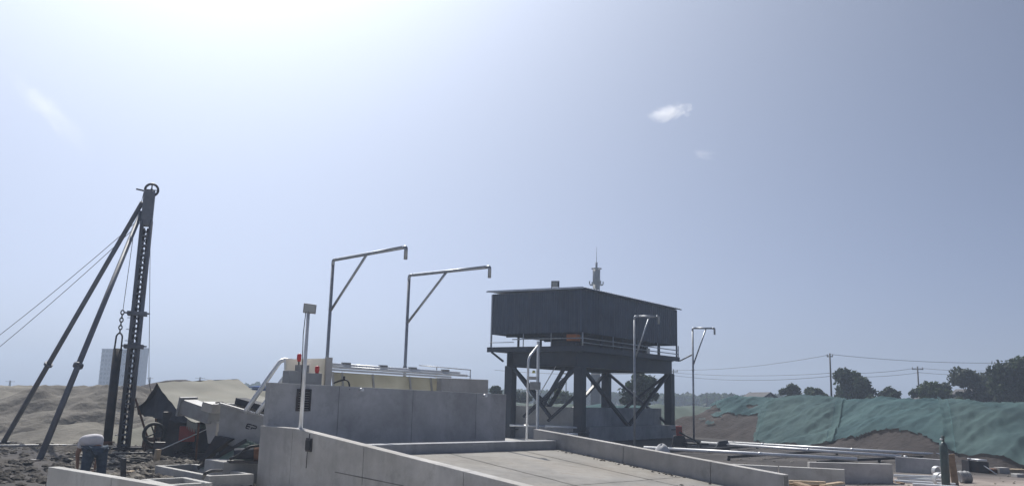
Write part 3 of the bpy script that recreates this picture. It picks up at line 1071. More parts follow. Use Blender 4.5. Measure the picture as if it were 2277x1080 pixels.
# winch and engine under the awning
wc = G(398, 1018, GZ)
wi = thing('engine_winch', wc, 'dark engine driven winch with a flywheel under the canvas awning', 'winch')
fx = Vector((.96, .28, 0)); fy = Vector((-.28, .96, 0))
def WL(x, y, z): return wc + fx * x + fy * y + UP * z
m = MB()
for y in (-.4, .4): m.bar(WL(-1.0, y, .12), WL(1.15, y, .12), .12, .16)
for x in (-.9, 0, 1.0): m.bar(WL(x, -.4, .12), WL(x, .4, .12), .1, .12)
m.build('skid', M['dark'], wi)
m = MB(); m.cbox(WL(.75, 0, .62), fx * .62, fy * .6, UP * .72); m.build('engine_block', M['tarpdark'], wi, bevel=.03)
m = MB(); m.cbox(WL(.73, 0, 1.04), fx * .42, fy * .4, UP * .14); m.build('rocker_cover', M['green'], wi, bevel=.03)
m = MB(); m.tube([WL(.95, -.1, 1.1), WL(.95, -.1, 1.45)], .04, 8); m.build('exhaust', M['rust'], wi)
m = MB(); m.tube([WL(-.1, -.42, .62), WL(-.1, .42, .62)], .22, 18); m.build('winch_drum', M['dark'], wi)
for y in (-.42, .42):
    m = MB(); m.tube([WL(-.1, y - .02, .62), WL(-.1, y + .02, .62)], .34, 20); m.build('drum_flange', M['dark'], wi)
m = MB()
ring = [WL(-.85 + math.cos(a) * .33, .1, .78 + math.sin(a) * .33) for a in [2 * math.pi * i / 26 for i in range(27)]]
m.tube(ring, .055, 8, caps=False)
for k in range(4):
    a = k * math.pi / 2 + .4
    m.bar(WL(-.85, .1, .78), WL(-.85 + math.cos(a) * .31, .1, .78 + math.sin(a) * .31), .05, .04)
m.build('flywheel', M['black'], wi)
m = MB(); m.cbox(WL(.22, -.5, .82), fx * .5, fy * .1, UP * .5); m.build('belt_guard', M['redpaint'], wi, bevel=.02)
m = MB(); m.cbox(WL(-.2, .55, .95), fx * .95, fy * .12, UP * 1.1); m.build('rear_guard', M['dark'], wi, bevel=.02)
m = MB(); m.cbox(WL(-.45, -.2, .35), fx * .7, fy * .5, UP * .4); m.build('gear_case', M['dark'], wi, bevel=.03)
m = MB(); m.cbox(WL(.2, .2, 1.25), fx * .9, fy * .3, UP * .22); m.build('header_tank', M['tarpdark'], wi, bevel=.03)
m = MB(); m.tube([WL(-.62, -.75, .28), WL(.85, -.78, 1.0)], .018, 8)
lv = m.build('clutch_lever', M['galv'], wi)
m = MB(); m.tube([WL(-.66, -.75, .26), WL(-.60, -.75, .30)], .05, 10); m.build('lever_knob', M['galv'], lv)
m = MB(); m.prism([WL(1.15, -.45, .1), WL(1.75, -.5, .1), WL(1.6, -.5, .95), WL(1.1, -.45, 1.25)], fy * .7); m.build('fuel_tank', M['tarpdark'], wi, bevel=.03)
m = MB(); m.bar(WL(.95, -.65, .05), WL(1.15, -.6, 1.35), .09, .05); m.build('stake', M['wood'], wi)

# canvas awning: pale outer slope, ridge going away from the viewer
aw = thing('canvas_awning', wc + UP * .0, 'sagging canvas awning pitched over the winch beside the drilling mast', 'awning')
A0 = D(349, 850, dm - .4); B0 = D(440, 938, 27.8)
A1 = A0 + Vector((1.6, 4.2, .25)); B1 = B0 + Vector((2.6, 4.0, .35))
def slope(a, b):
    p = A0 + (A1 - A0) * b; q = B0 + (B1 - B0) * b
    r = p + (q - p) * a - UP * (.42 * 4 * a * (1 - a) * .5) 
    return r + UP * (.10 * fbm(a * 3.1, b * 3.7, 2) * min(1, a * 5) + .03 * fbm(a * 9, b * 9))
m = MB(); m.grid(slope, 22, 16); m.build('pale_slope', M['tarp'], aw)
C0_ = D(298, 905, dm + .1); C1_ = C0_ + Vector((1.4, 4.0, .2))
def slope2(a, b):
    p = A0 + (A1 - A0) * b; q = C0_ + (C1_ - C0_) * b
    return p + (q - p) * a - UP * .22 * math.sin(math.pi * a) + UP * .04 * fbm(a * 5, b * 5, 4)
m = MB(); m.grid(slope2, 16, 12); m.build('shade_toned_slope', M['tarpdark'], aw)  # same canvas; the underside's shade is put into its dark colour
E0_ = D(300, 922, dm); F0_ = D(405, 940, 28.6)
def drape(a, b):
    tpt = slope2(1 - a * 2, 0) if a < .5 else slope(a * 2 - 1, 0)
    bot = E0_ + (F0_ - E0_) * a
    bot = Vector((bot.x, bot.y, bot.z + .05 * fbm(a * 9, 1)))
    r = tpt + (bot - tpt) * b
    return r + Vector((0, .25 + .08 * math.sin(a * 23), 0))
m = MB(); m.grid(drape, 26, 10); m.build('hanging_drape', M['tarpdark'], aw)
def fringe(a, b):
    p = slope(.78 + .22 * a, 0); 
    return p - UP * (.06 + .26 * b * (.7 + .3 * math.sin(a * 40)) + .02) * (1 if b else .2) + Vector((0, -.02, 0))
m = MB(); m.grid(fringe, 24, 4); m.build('hanging_fringe', M['tarp'], aw)
def shade_sheet(a, b):
    p = D(352, 900, dm + 1.6) + (D(470, 935, dm + .8) - D(352, 900, dm + 1.6)) * a
    zt_ = p.z + .15 + .1 * math.sin(a * 9)
    return Vector((p.x, p.y + .08 * math.sin(a * 31), GZ + .05 + (zt_ - GZ) * b))
m = MB(); m.grid(shade_sheet, 24, 6); m.build('back_shade_sheet', M['tarpdark'], aw)  # dark sheet added behind the winch to deepen the shade under the awning
for p in (A0 + Vector((.05, .1, 0)), B0 + Vector((0, .1, 0)), A1, B1):
    m = MB(); m.tube([Vector((p.x, p.y, GZ)), p - UP * .02], .035, 8); m.build('awning_pole', M['rust'], aw)

# ================================================================== STOOPING WORKER
def skin_mesh(name, verts, edges, radii, material, root_i=0, sub=2):
    me = bpy.data.meshes.new(name)
    me.from_pydata([tuple(v) for v in verts], edges, [])
    o = bpy.data.objects.new(name, me)
    C.objects.link(o)
    sk = o.modifiers.new('skin', 'SKIN')
    sk.use_smooth_shade = True
    ss = o.modifiers.new('sub', 'SUBSURF')
    ss.levels = sub; ss.render_levels = sub
    lay = me.skin_vertices[0].data if me.skin_vertices else None
    if lay is None:
        bpy.context.view_layer.update()
        lay = me.skin_vertices[0].data
    for i, r in enumerate(radii):
        lay[i].radius = (r, r) if not isinstance(r, tuple) else r
        lay[i].use_root = (i == root_i)
    dg = bpy.context.evaluated_depsgraph_get()
    dg.update()
    nm = bpy.data.meshes.new_from_object(o.evaluated_get(dg))
    bpy.data.objects.remove(o)
    nm.name = name
    nm.materials.clear()
    nm.materials.append(material)
    for p in nm.polygons:
        p.use_smooth = True
    ob = bpy.data.objects.new(name, nm)
    C.objects.link(ob)
    return ob

hp = D(214, 990, 19.8)
wf = Vector((math.sin(rad(-38)), math.cos(rad(-38)), 0)); wr = Vector((wf.y, -wf.x, 0))
pz = hp.z - GZ
wroot = thing('person', (hp.x, hp.y, GZ), 'worker in white shirt and blue jeans bending down behind the low wall', 'person')
def Wk(f, r, z): return wf * f + wr * r + UP * z
sk = dict(
    pel=(Wk(0, 0, pz - .06), .08), sp=(Wk(.14, -.01, pz + .06), .085), ch=(Wk(.36, -.03, pz + .12), .13), nk=(Wk(.52, -.04, pz + .04), .075),
    nk2=(Wk(.58, -.04, pz - .02), .06), hd=(Wk(.66, -.04, pz - .10), .095), hd2=(Wk(.72, -.04, pz - .19), .085), chin=(Wk(.66, -.04, pz - .24), .05),
    sl=(Wk(.42, -.19, pz + .07), .08), el=(Wk(.47, -.27, pz - .20), .05), wl=(Wk(.53, -.23, pz - .44), .035), hl=(Wk(.55, -.22, pz - .51), .035),
    sr=(Wk(.42, .14, pz + .07), .08), er=(Wk(.50, .22, pz - .20), .05), wr_=(Wk(.56, .16, pz - .44), .035), hr=(Wk(.58, .15, pz - .51), .035),
    hpl=(Wk(-.01, -.13, pz - .12), .085), knl=(Wk(.03, -.17, pz * .5), .075), anl=(Wk(-.03, -.18, .10), .05), tol=(Wk(.16, -.20, .05), .04),
    hpr=(Wk(-.01, .13, pz - .12), .085), knr=(Wk(.03, .17, pz * .5), .075), anr=(Wk(-.03, .18, .10), .05), tor=(Wk(.16, .20, .05), .04))
names = list(sk)
ed = [('pel', 'sp'), ('sp', 'ch'), ('ch', 'nk'), ('nk', 'nk2'), ('nk2', 'hd'), ('hd', 'hd2'), ('hd2', 'chin'), ('ch', 'sl'), ('sl', 'el'), ('el', 'wl'), ('wl', 'hl'),
      ('ch', 'sr'), ('sr', 'er'), ('er', 'wr_'), ('wr_', 'hr'), ('pel', 'hpl'), ('hpl', 'knl'), ('knl', 'anl'), ('anl', 'tol'), ('pel', 'hpr'), ('hpr', 'knr'), ('knr', 'anr'), ('anr', 'tor')]
vs = [sk[n][0] for n in names]; rs = [sk[n][1] for n in names]
es = [(names.index(a), names.index(b)) for a, b in ed]
for side, hn, sg in (('l', 'hl', -1), ('r', 'hr', 1)):          # fingers and thumb
    h0 = sk[hn][0]
    for k in range(4):
        off = (k - 1.5) * .02
        ln = (.07, .085, .08, .06)[k]
        a = h0 + wf * (.0 + off) - UP * .04
        b = a - UP * ln * .6 + wr * sg * -.012
        c = b - UP * ln * .45 + wr * sg * -.03
        i = len(vs); vs += [a, b, c]; rs += [.010, .009, .007]
        es += [(names.index(hn), i), (i, i + 1), (i + 1, i + 2)]
    a = h0 + wf * .035 - UP * .005; b = a + wf * .025 - UP * .03
    i = len(vs); vs += [a, b]; rs += [.011, .008]; es += [(names.index(hn), i), (i, i + 1)]
def under(o):
    o.parent = wroot
    ORG[o.as_pointer()] = Vector((hp.x, hp.y, GZ))
    return o
under(skin_mesh('body', vs, es, rs, M['skin'], 0))
def garment(name, ns, eds, grow, material, extra=None, root='pel'):
    v = [sk[n][0] for n in ns]; r = [sk[n][1] + grow for n in ns]
    if extra:
        for n, (p, q) in extra.items():
            r[ns.index(n)] = q
            v[ns.index(n)] = p if p is not None else v[ns.index(n)]
    return under(skin_mesh(name, v, [(ns.index(a), ns.index(b)) for a, b in eds], r, material, ns.index(root)))
garment('trousers', ['pel', 'hpl', 'knl', 'anl', 'hpr', 'knr', 'anr'], [('pel', 'hpl'), ('hpl', 'knl'), ('knl', 'anl'), ('pel', 'hpr'), ('hpr', 'knr'), ('knr', 'anr')], .035, M['jeans'],
        {'pel': (Wk(.02, 0, pz - .01), (.20, .17)), 'hpl': (None, .15), 'hpr': (None, .15), 'knl': (None, .108), 'knr': (None, .108), 'anl': (None, .085), 'anr': (None, .085)})
garment('shirt', ['sp', 'ch', 'pel', 'sl', 'el', 'sr', 'er', 'nk'], [('pel', 'sp'), ('sp', 'ch'), ('ch', 'sl'), ('sl', 'el'), ('ch', 'sr'), ('sr', 'er'), ('ch', 'nk')], .03, M['shirt'],
        {'pel': (Wk(-.05, 0, pz + .05), (.225, .19)), 'sp': (Wk(.14, -.03, pz + .13), (.21, .17)), 'ch': (Wk(.34, -.06, pz + .15), .205), 'el': (Wk(.45, -.245, pz - .10), .068), 'er': (Wk(.47, .19, pz - .10), .068), 'nk': (None, .085)}, root='ch')
hm = MB()
hc_ = (hp * 1.0); hc_ = Vector((hp.x, hp.y, GZ)) + Wk(.70, -.04, pz - .11)
hm.grid(lambda a, b: hc_ + Vector((math.cos(a * 6.2832) * math.sin(b * 2.0) * .105, math.sin(a * 6.2832) * math.sin(b * 2.0) * .105, math.cos(b * 2.0) * .11)), 18, 9)
hm.build('hair', M['hair'], wroot)
for s_ in (-1, 1):
    m = MB()
    a = Vector((hp.x, hp.y, GZ)) + Wk(-.09, .185 * s_, .06); b = Vector((hp.x, hp.y, GZ)) + Wk(.19, .20 * s_, .045)
    m.tube([a, a + (b - a) * .3, a + (b - a) * .75, b], [.055, .06, .055, .035], 10)
    m.build('shoe', M['boot'], wroot)

# ================================================================== RAISED FILTER HOUSE
TA = rad(-54)
e1 = Vector((math.sin(TA), math.cos(TA), 0)); e2 = Vector((math.cos(TA), -math.sin(TA), 0))
TC = D(1290, 885, 46.0)
L1, L2 = 6.0, 11.9
def T(i, j, z):
    q = TC + e1 * i + e2 * j
    return Vector((q.x, q.y, z))
fh = thing('filter_house', T(3, 6, GZ), 'dark corrugated shed raised on steel columns with cross braces', 'building')
cols = [(.25, .38), (4.85, .38), (.25, 11.35), (4.85, 11.35)]
for i, j in cols:
    m = MB()
    z0, z1 = GZ, 3.66
    for o in (-.24, .19):
        m.obox(T(i - .25, j + o, z0), e1 * .5, e2 * .05, UP * (z1 - z0))
    m.obox(T(i - .025, j - .19, z0), e1 * .05, e2 * .38, UP * (z1 - z0))
    m.obox(T(i - .25, j - .2, z0), e1 * .03, e2 * .4, UP * (z1 - z0))
    m.build('column', M['steel'], fh)
    m = MB(); m.obox(T(i - .4, j - .4, .18), e1 * .8, e2 * .8, UP * .05); m.build('base_plate', M['steel'], fh)
def ibeam(a, b, z0, h, w=.28):
    m = MB()
    d = (b - a).normalized(); n = Vector((-d.y, d.x, 0))
    a = Vector((a.x, a.y, z0)); b = Vector((b.x, b.y, z0))
    m.obox(a - n * w / 2, b - a, n * w, UP * .04)
    m.obox(a - n * w / 2 + UP * (h - .04), b - a, n * w, UP * .04)
    m.obox(a - n * .02 + UP * .04, b - a, n * .04, UP * (h - .08))
    return m
for a, b in ((T(.25, 0, 0), T(.25, 11.7, 0)), (T(4.85, 0, 0), T(4.85, 11.7, 0))):
    ibeam(a, b, 3.66, .83).build('main_beam', M['steel'], fh)
for j in (.38, 2.6, 4.8, 7.0, 9.2, 11.35):
    ibeam(T(.42, j, 0), T(4.7, j, 0), 3.70, .78, .2).build('cross_beam', M['steel'], fh)
m = MB(); m.obox(T(-.35, -.35, 4.50), e1 * 6.35, e2 * 11.95, UP * .10); m.build('deck', M['steel'], fh)
for o, a, b in ((T(-.37, -.37, 4.46), e1 * 6.4, e2 * .03), (T(-.37, -.34, 4.46), e1 * .03, e2 * 11.95)):
    m = MB(); m.obox(o, a, b, UP * .28); m.build('edge_skirt', M['steel'], fh)
# brackets under the left overhang
m = MB(); m.bar(T(5.05, -.1, 3.95), T(5.9, -.1, 4.48), .08, .1); m.build('bracket', M['steel'], fh)
# braces
def brace(a, b, w=.2):
    m = MB(); m.bar(a, b, w, w * .7); m.build('brace', M['steel'], fh)
brace(T(4.6, .30, 3.6), T(2.0, .30, .9)); brace(T(.5, .42, 3.6), T(3.9, .42, .9)); 
brace(T(.5, .28, 2.1), T(2.2, .28, .75), .16)
brace(T(.25, .65, 3.6), T(.25, 5.7, .55)); brace(T(.25, 11.1, 3.6), T(.25, 5.95, .55))
brace(T(4.85, .65, 3.6), T(4.85, 5.7, .6)); brace(T(4.85, 11.1, 3.6), T(4.85, 5.95, .6))
brace(T(4.6, 11.35, 3.6), T(.5, 11.35, .6)); brace(T(.5, 11.45, 3.6), T(4.6, 11.45, .6))
# corrugated cladding, real ribs
def corrugated(o, d, n, length, z0, z1, pitch=.28, depth=.022):
    vs, fs = [], []
    k = int(length / pitch)
    p = length / k
    xs = []
    for i in range(k):
        xs += [(i * p, 0), (i * p + p * .45, 0), (i * p + p * .55, depth), (i * p + p * .9, depth)]
    xs.append((length, 0))
    for x, y in xs:
        q = o + d * x + n * y
        vs += [(q.x, q.y, z0), (q.x, q.y, z1)]
    for i in range(len(xs) - 1):
        fs.append((2 * i, 2 * i + 2, 2 * i + 3, 2 * i + 1))
    m = MB(); m.add(vs, fs)
    return m
CZ0, CZ1 = 5.49, 7.82
for o, d, n, ln in ((T(L1, 0, 0), -e1, -e2, L1), (T(0, 0, 0), e2, -e1, L2), (T(0, L2, 0), e1, e2, L1), (T(L1, L2, 0), -e2, e1, L2)):
    corrugated(o, d, n, ln, CZ0, CZ1).build('cladding', M['clad'], fh)
for i, j in ((0, 0), (L1, 0), (0, L2), (L1, L2)):
    m = MB(); ii = -.05 if i == 0 else L1 - .03; jj = -.06 if j == 0 else L2 - .02
    m.obox(T(ii, jj, 4.61 if (i, j) != (0, 0) else CZ0), e1 * .08, e2 * .08, UP * (CZ1 - (4.61 if (i, j) != (0, 0) else CZ0) - .02))
    m.build('corner_trim', M['roof'] if i else M['clad_old'], fh)
# roof: low mono slope with visible sheet ribs at the edge
def roof_fn(a, b):
    return T(-.25 + (L1 + .5) * a, -.22 + (L2 + .47) * b, CZ1 + .035 + .03 * (abs(((b * 44) % 1) - .5) > .28) + .10 * a)
m = MB(); m.grid(roof_fn, 3, 176, smooth=False)
ro = m.build('roof', M['roof'], fh)
sm_ = ro.modifiers.new('thick', 'SOLIDIFY'); sm_.thickness = .04
m = MB(); m.obox(T(-.28, -.265, CZ1 - .005), e1 * (L1 + .56) + UP * .1, e2 * .04, UP * .08); m.build('eave_trim', M['roof'], fh)
m = MB(); m.obox(T(-.29, -.22, CZ1 - .01), e1 * .04, e2 * (L2 + .47), UP * .06); m.build('eave_trim', M['clad'], fh)
for j in (2.4, 4.8, 7.2, 9.6):
    for i in (.1, L1 - .2):
        m = MB(); m.bar(T(i, j, 4.61), T(i, j, CZ1), .1, .1); m.build('wall_post', M['steel'], fh)
for j in (1.2, 5.2, 8.4):
    m = MB(); m.bar(T(.1, j, 5.46), T(L1 - .2, j, 5.46), .1, .12); m.build('wall_girt', M['steel'], fh)
# walkway guard rail
def rail(a, b, zs, r=.028):
    for z in zs:
        m = MB(); m.tube([Vector((a.x, a.y, z)), Vector((b.x, b.y, z))], r, 8); m.build('guard_rail', M['galvpost'], fh)
rail(T(-.3, -.3, 0), T(4.3, -.3, 0), (5.16,)); rail(T(-.3, -.3, 0), T(-.3, 11.55, 0), (5.16, 4.92)); rail(T(5.9, -.3, 0), T(4.2, -.3, 0), (5.0,), .02)
for i, j in ((-.3, -.3), (1.7, -.3), (3.55, -.3), (-.3, 3.0), (-.3, 6.0), (-.3, 8.6), (-.3, 11.55)):
    m = MB(); m.tube([T(i, j, 4.60), T(i, j, 5.46)], .04 if i + j < -.5 else .028, 8); m.build('rail_post', M['galvpost'], fh)
m = MB(); m.obox(T(-.33, 7.05, 4.72), e2 * .42, e1 * -.01, UP * .34); m.build('notice_plate', M['white'], fh)
# stair up the far side of the left bay
m = MB()
for o in (0, .75):
    m.bar(T(4.0, 1.0 + o, GZ + .4), T(1.2, 1.0 + o, 4.3), .06, .22)
m.build('stair_stringer', M['steel'], fh)
for k in range(15):
    t_ = (k + .5) / 15
    m = MB(); c = T(4.0, 1.05, GZ + .4) + (T(1.2, 1.05, 4.3) - T(4.0, 1.05, GZ + .4)) * t_
    m.obox(c, e1 * -.22, e2 * .66, UP * .03); m.build('stair_tread', M['steel'], fh)
m = MB()
m.tube([T(4.0, 1.0, GZ + 1.4), T(1.2, 1.0, 5.2)], .025, 8)
m.build('stair_handrail', M['galv'], fh)
# filter press inside: orange end frame and plate pack
fp = thing('filter_press', T(1.6, 4, 4.33), 'filter press with an orange end frame inside the raised shed', 'press')
m = MB(); m.obox(T(.75, .55, 4.61), e1 * 1.5, e2 * .5, UP * .45); m.build('end_frame', M['dark'], fp, bevel=.03)
m = MB(); m.obox(T(.62, .5, 5.07), e1 * .62, e2 * .5, UP * .38); m.build('hydraulic_unit', M['orange'], fp, bevel=.04)
m = MB(); m.obox(T(.85, 1.6, 4.75), e1 * 1.3, e2 * 6.6, UP * .95); m.build('plate_pack', M['dark'], fp)
for i in (.72, 2.2):
    m = MB(); m.tube([T(i, 1.05, 5.05), T(i, 9.2, 5.05)], .06, 8); m.build('side_bar', M['dark'], fp)
m = MB(); m.obox(T(.75, 9.0, 4.61), e1 * 1.5, e2 * .4, UP * 1.0); m.build('ram_frame', M['dark'], fp, bevel=.03)
for j in (1.8, 8.0):
    m = MB(); m.obox(T(.9, j, 4.61), e1 * 1.2, e2 * .2, UP * .13); m.build('foot', M['dark'], fp)
# floodlight standing on the roof
rl = thing('roof_floodlight', T(1.55, -.2, CZ1 + .1), 'square floodlight frame standing on the edge of the shed roof', 'floodlight')
b0 = T(1.55, -.2, CZ1 + .07)
m = MB(); sx = (e1 * -.8 + Vector((.6, 0, 0))).normalized()
for s_ in (-1, 1): m.bar(b0 + sx * .21 * s_, b0 + sx * .21 * s_ + UP * .42, .035, .035)
m.bar(b0 - sx * .23 + UP * .42, b0 + sx * .23 + UP * .42, .035, .035)
m.build('frame', M['steel'], rl)
m = MB(); m.cbox(b0 + UP * .24, sx * .36, Vector((sx.y, -sx.x, 0)) * .1, UP * .3); ho = m.build('lamp_housing', M['steel'], rl, bevel=.01)
m = MB(); m.cbox(b0 + UP * .24 + Vector((sx.y, -sx.x, 0)) * .055, sx * .3, Vector((sx.y, -sx.x, 0)) * .012, UP * .24); m.build('lamp_glass', M['lens'], ho)

# walls of the pit under the shed
pa = thing('pit_wall', T(3.5, .9, GZ), 'plain grey concrete pit wall under the left bay of the raised shed', 'wall')
m = MB(); m.obox(T(.62, .95, GZ), e1 * 7.2, e2 * .25, UP * (1.5 - GZ)); m.build('panel', M['conc_new'], pa, bevel=.012)
m = MB(); m.obox(T(.45, .70, GZ), e1 * 7.4, e2 * .22, UP * (.46 - GZ)); m.build('ledge', M['conc_dark'], pa, bevel=.012)
m = MB(); m.obox(T(-1.5, -13, GZ - .06), e1 * 9, e2 * 13.6, UP * .09)  # hidden pale slab added to bounce light onto the grey pit wall
tag(m.build('bounce_slab', M['conc_new']), kind='structure')
pb = thing('pit_wall', T(.8, 6, GZ), 'shaded concrete pit wall under the right bay of the raised shed', 'wall')
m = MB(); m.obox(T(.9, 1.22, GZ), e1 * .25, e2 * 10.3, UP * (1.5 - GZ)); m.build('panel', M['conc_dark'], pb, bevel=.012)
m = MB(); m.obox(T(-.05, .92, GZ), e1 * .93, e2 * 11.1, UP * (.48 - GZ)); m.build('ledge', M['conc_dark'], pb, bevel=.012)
for k, (x0, y0, x1, y1, dd) in enumerate(((1134, 945, 1212, 947, 47.6), (1213, 947, 1284, 950, 46.3))):
    a = D(x0, y0, dd + .9); b = D(x1, y1, dd)
    m = MB(); m.tube([a, b], .06, 10)
    tag(m.build('galvanised_pipe', M['galv'], origin=(a + b) / 2), ('left' if k == 0 else 'right') + ' of two bright pipes at the foot of the grey pit wall', 'pipe', 'pipes by the pit wall')
m = MB(); a = D(1262, 964, 44.5); b = D(1284, 965, 44.2); m.tube([a, b], .06, 10)
m.bar(Vector((a.x, a.y, GZ)) , a - UP * .05, .08, .08); m.bar(Vector((b.x, b.y, GZ)), b - UP * .05, .08, .08)
tag(m.build('short_pipe', M['galv'], origin=(a + b) / 2), 'short bright pipe stub just in front of the shed corner column', 'pipe')

# stand pipe and control post in front of the left bay
sp_ = thing('stand_pipe', G(1173, 948, .3), 'thin stand pipe with an angled top in front of the left bay of the shed', 'pipe')
b0 = D(1172, 948, 43.5); t0 = D(1175, 795, 43.5); t1 = D(1196, 768, 44.4)
b0g = Vector((t0.x, t0.y, GZ))
m = MB(); m.tube(bend([b0g, Vector((t0.x, t0.y, t0.z)), t1], .3, 5), .06, 10); m.build('pipe', M['galv'], sp_)
m = MB(); m.tube([Vector((t0.x, t0.y, 2.2)), Vector((t0.x, t0.y, 2.3))], .085, 10); m.build('coupling', M['galv'], sp_)
cpb = D(1196, 900, 45.5)
cp = thing('control_post', Vector((cpb.x, cpb.y, GZ)), 'pale post with a grey control box in front of the shed cross braces', 'post')
m = MB(); m.bar(Vector((cpb.x, cpb.y, GZ)), D(1197, 758, 45.5), .14, .1); m.build('post', M['galv'], cp)
m = MB(); m.cbox(D(1190, 857, 45.3), Vector((.56, 0, 0)), Vector((0, .2, 0)), UP * .4); bx = m.build('control_box', M['grey'], cp, bevel=.015)
m = MB(); m.tube([D(1187, 829, 45.4), D(1187, 823, 45.4)], [.10, .07], 10); m.build('signal_lamp', mat('yellow_lamp', (.55, .5, .12), .4, var=.1), cp)
m = MB(); m.cbox(D(1184, 840, 45.4), Vector((.4, 0, 0)), Vector((0, .05, 0)), UP * .16); m.build('notice_plate', M['white'], cp)
# link pipe from the shed deck to the rightmost gooseneck
m = MB(); m.tube([T(-.36, 11.6, 4.5), Vector((w4[1].x, w4[1].y, 4.46))], .045, 8)
tag(m.build('link_pipe', M['galv'], origin=T(-.36, 11.6, 4.5)), 'horizontal pipe joining the raised shed to the gooseneck pipe on its right', 'pipe')

# ================================================================== MONOPOLE AND FAR BUILDING
MD = 150.0
mp0 = D(1326, 640, MD); mbx = Vector((mp0.x, mp0.y, GZ))
mp = thing('phone_mast', mbx, 'grey phone mast with a fat antenna drum and spike rising behind the shed roof', 'mast')
zz = lambda y: D(1326, y, MD).z
m = MB(); m.tube([mbx, Vector((mbx.x, mbx.y, zz(628)))], [.9, .62], 18); m.build('shaft', M['mono'], mp)
m = MB(); m.tube([Vector((mbx.x, mbx.y, zz(632))), Vector((mbx.x, mbx.y, zz(599)))], .66, 20); m.build('antenna_drum', M['mono'], mp)
m = MB(); m.tube([Vector((mbx.x, mbx.y, zz(599))), Vector((mbx.x, mbx.y, zz(583)))], .2, 10); m.build('neck', M['mono'], mp)
m = MB(); m.tube([Vector((mbx.x, mbx.y, zz(583))), Vector((mbx.x, mbx.y, zz(548)))], [.05, .02], 6); m.build('lightning_spike', M['mono'], mp)
for y, r in ((633, 1.15), (597, .9)):
    m = MB()
    ring = [Vector((mbx.x + math.cos(a) * r, mbx.y + math.sin(a) * r, zz(y))) for a in [2 * math.pi * i / 20 for i in range(21)]]
    m.tube(ring, .06, 6, caps=False)
    for k in range(6):
        a = k * math.pi / 3
        m.bar(Vector((mbx.x, mbx.y, zz(y))), Vector((mbx.x + math.cos(a) * r, mbx.y + math.sin(a) * r, zz(y))), .08, .08)
    m.build('ring_platform', M['mono'], mp)
for k in range(6):
    a = k * math.pi / 3 + .05
    c = Vector((mbx.x + math.cos(a) * 1.2, mbx.y + math.sin(a) * 1.2, zz(632)))
    m = MB(); m.bar(c, c + UP * .55, .18, .12); m.build('antenna', M['mono'], mp)

BD = 360.0
bl0, bl1 = D(219, 848, BD), D(297, 848, BD)
tb = thing('tower_block', (bl0.x, bl0.y, GZ), 'distant pale high rise block partly hidden behind the drilling mast', 'building')
zt = D(222, 775, BD).z
bx_ = Vector((1, -.12, 0)).normalized(); by_ = Vector((.12, 1, 0)).normalized()
Lb = (bl1 - bl0).length
m = MB(); m.obox(Vector((bl0.x, bl0.y, GZ)), bx_ * Lb, by_ * 5, UP * (zt - GZ)); m.build('wall', M['far'], tb)
m = MB(); m.obox(Vector((bl0.x, bl0.y, GZ)) + bx_ * (Lb * .86) - by_ * 1.2, bx_ * (Lb * .42), by_ * 5, UP * (zt + .8 - GZ)); m.build('stair_core', M['far'], tb)
for k in range(6):
    p = Vector((bl0.x, bl0.y, zt + .8)) + bx_ * (Lb * (.90 + .06 * k)) - by_ * 1
    m = MB(); m.bar(p, p + UP * (.8 + .4 * (k % 3)), .12, .12); m.build('starter_bar', M['rust'], tb)
wm = None
for r_ in range(9):
    for c_ in range(8):
        p = Vector((bl0.x, bl0.y, GZ + 1.5 + r_ * (zt - GZ) / 9.6)) + bx_ * (.45 + c_ * Lb * .84 / 8.0) - by_ * .02
        if wm is None:
            q = MB(); q.obox(Vector((0, 0, 0)), bx_ * (Lb * .84 / 8 * .66), by_ * .12, UP * ((zt - GZ) / 9.6 * .55))
            wm = bpy.data.meshes.new('window'); wm.from_pydata(q.v, [], q.f); wm.materials.append(M['glass'])
        o = bpy.data.objects.new('window', wm); C.objects.link(o); o.parent = tb
        o.location = p - by_ * .1 - Vector((bl0.x, bl0.y, GZ))
for r_ in range(10):
    m = MB(); z = GZ + 1.0 + r_ * (zt - GZ) / 9.6
    m.obox(Vector((bl0.x, bl0.y, z)) - by_ * .25, bx_ * Lb * .855, by_ * .25, UP * .22); m.build('floor_band', M['far'], tb)

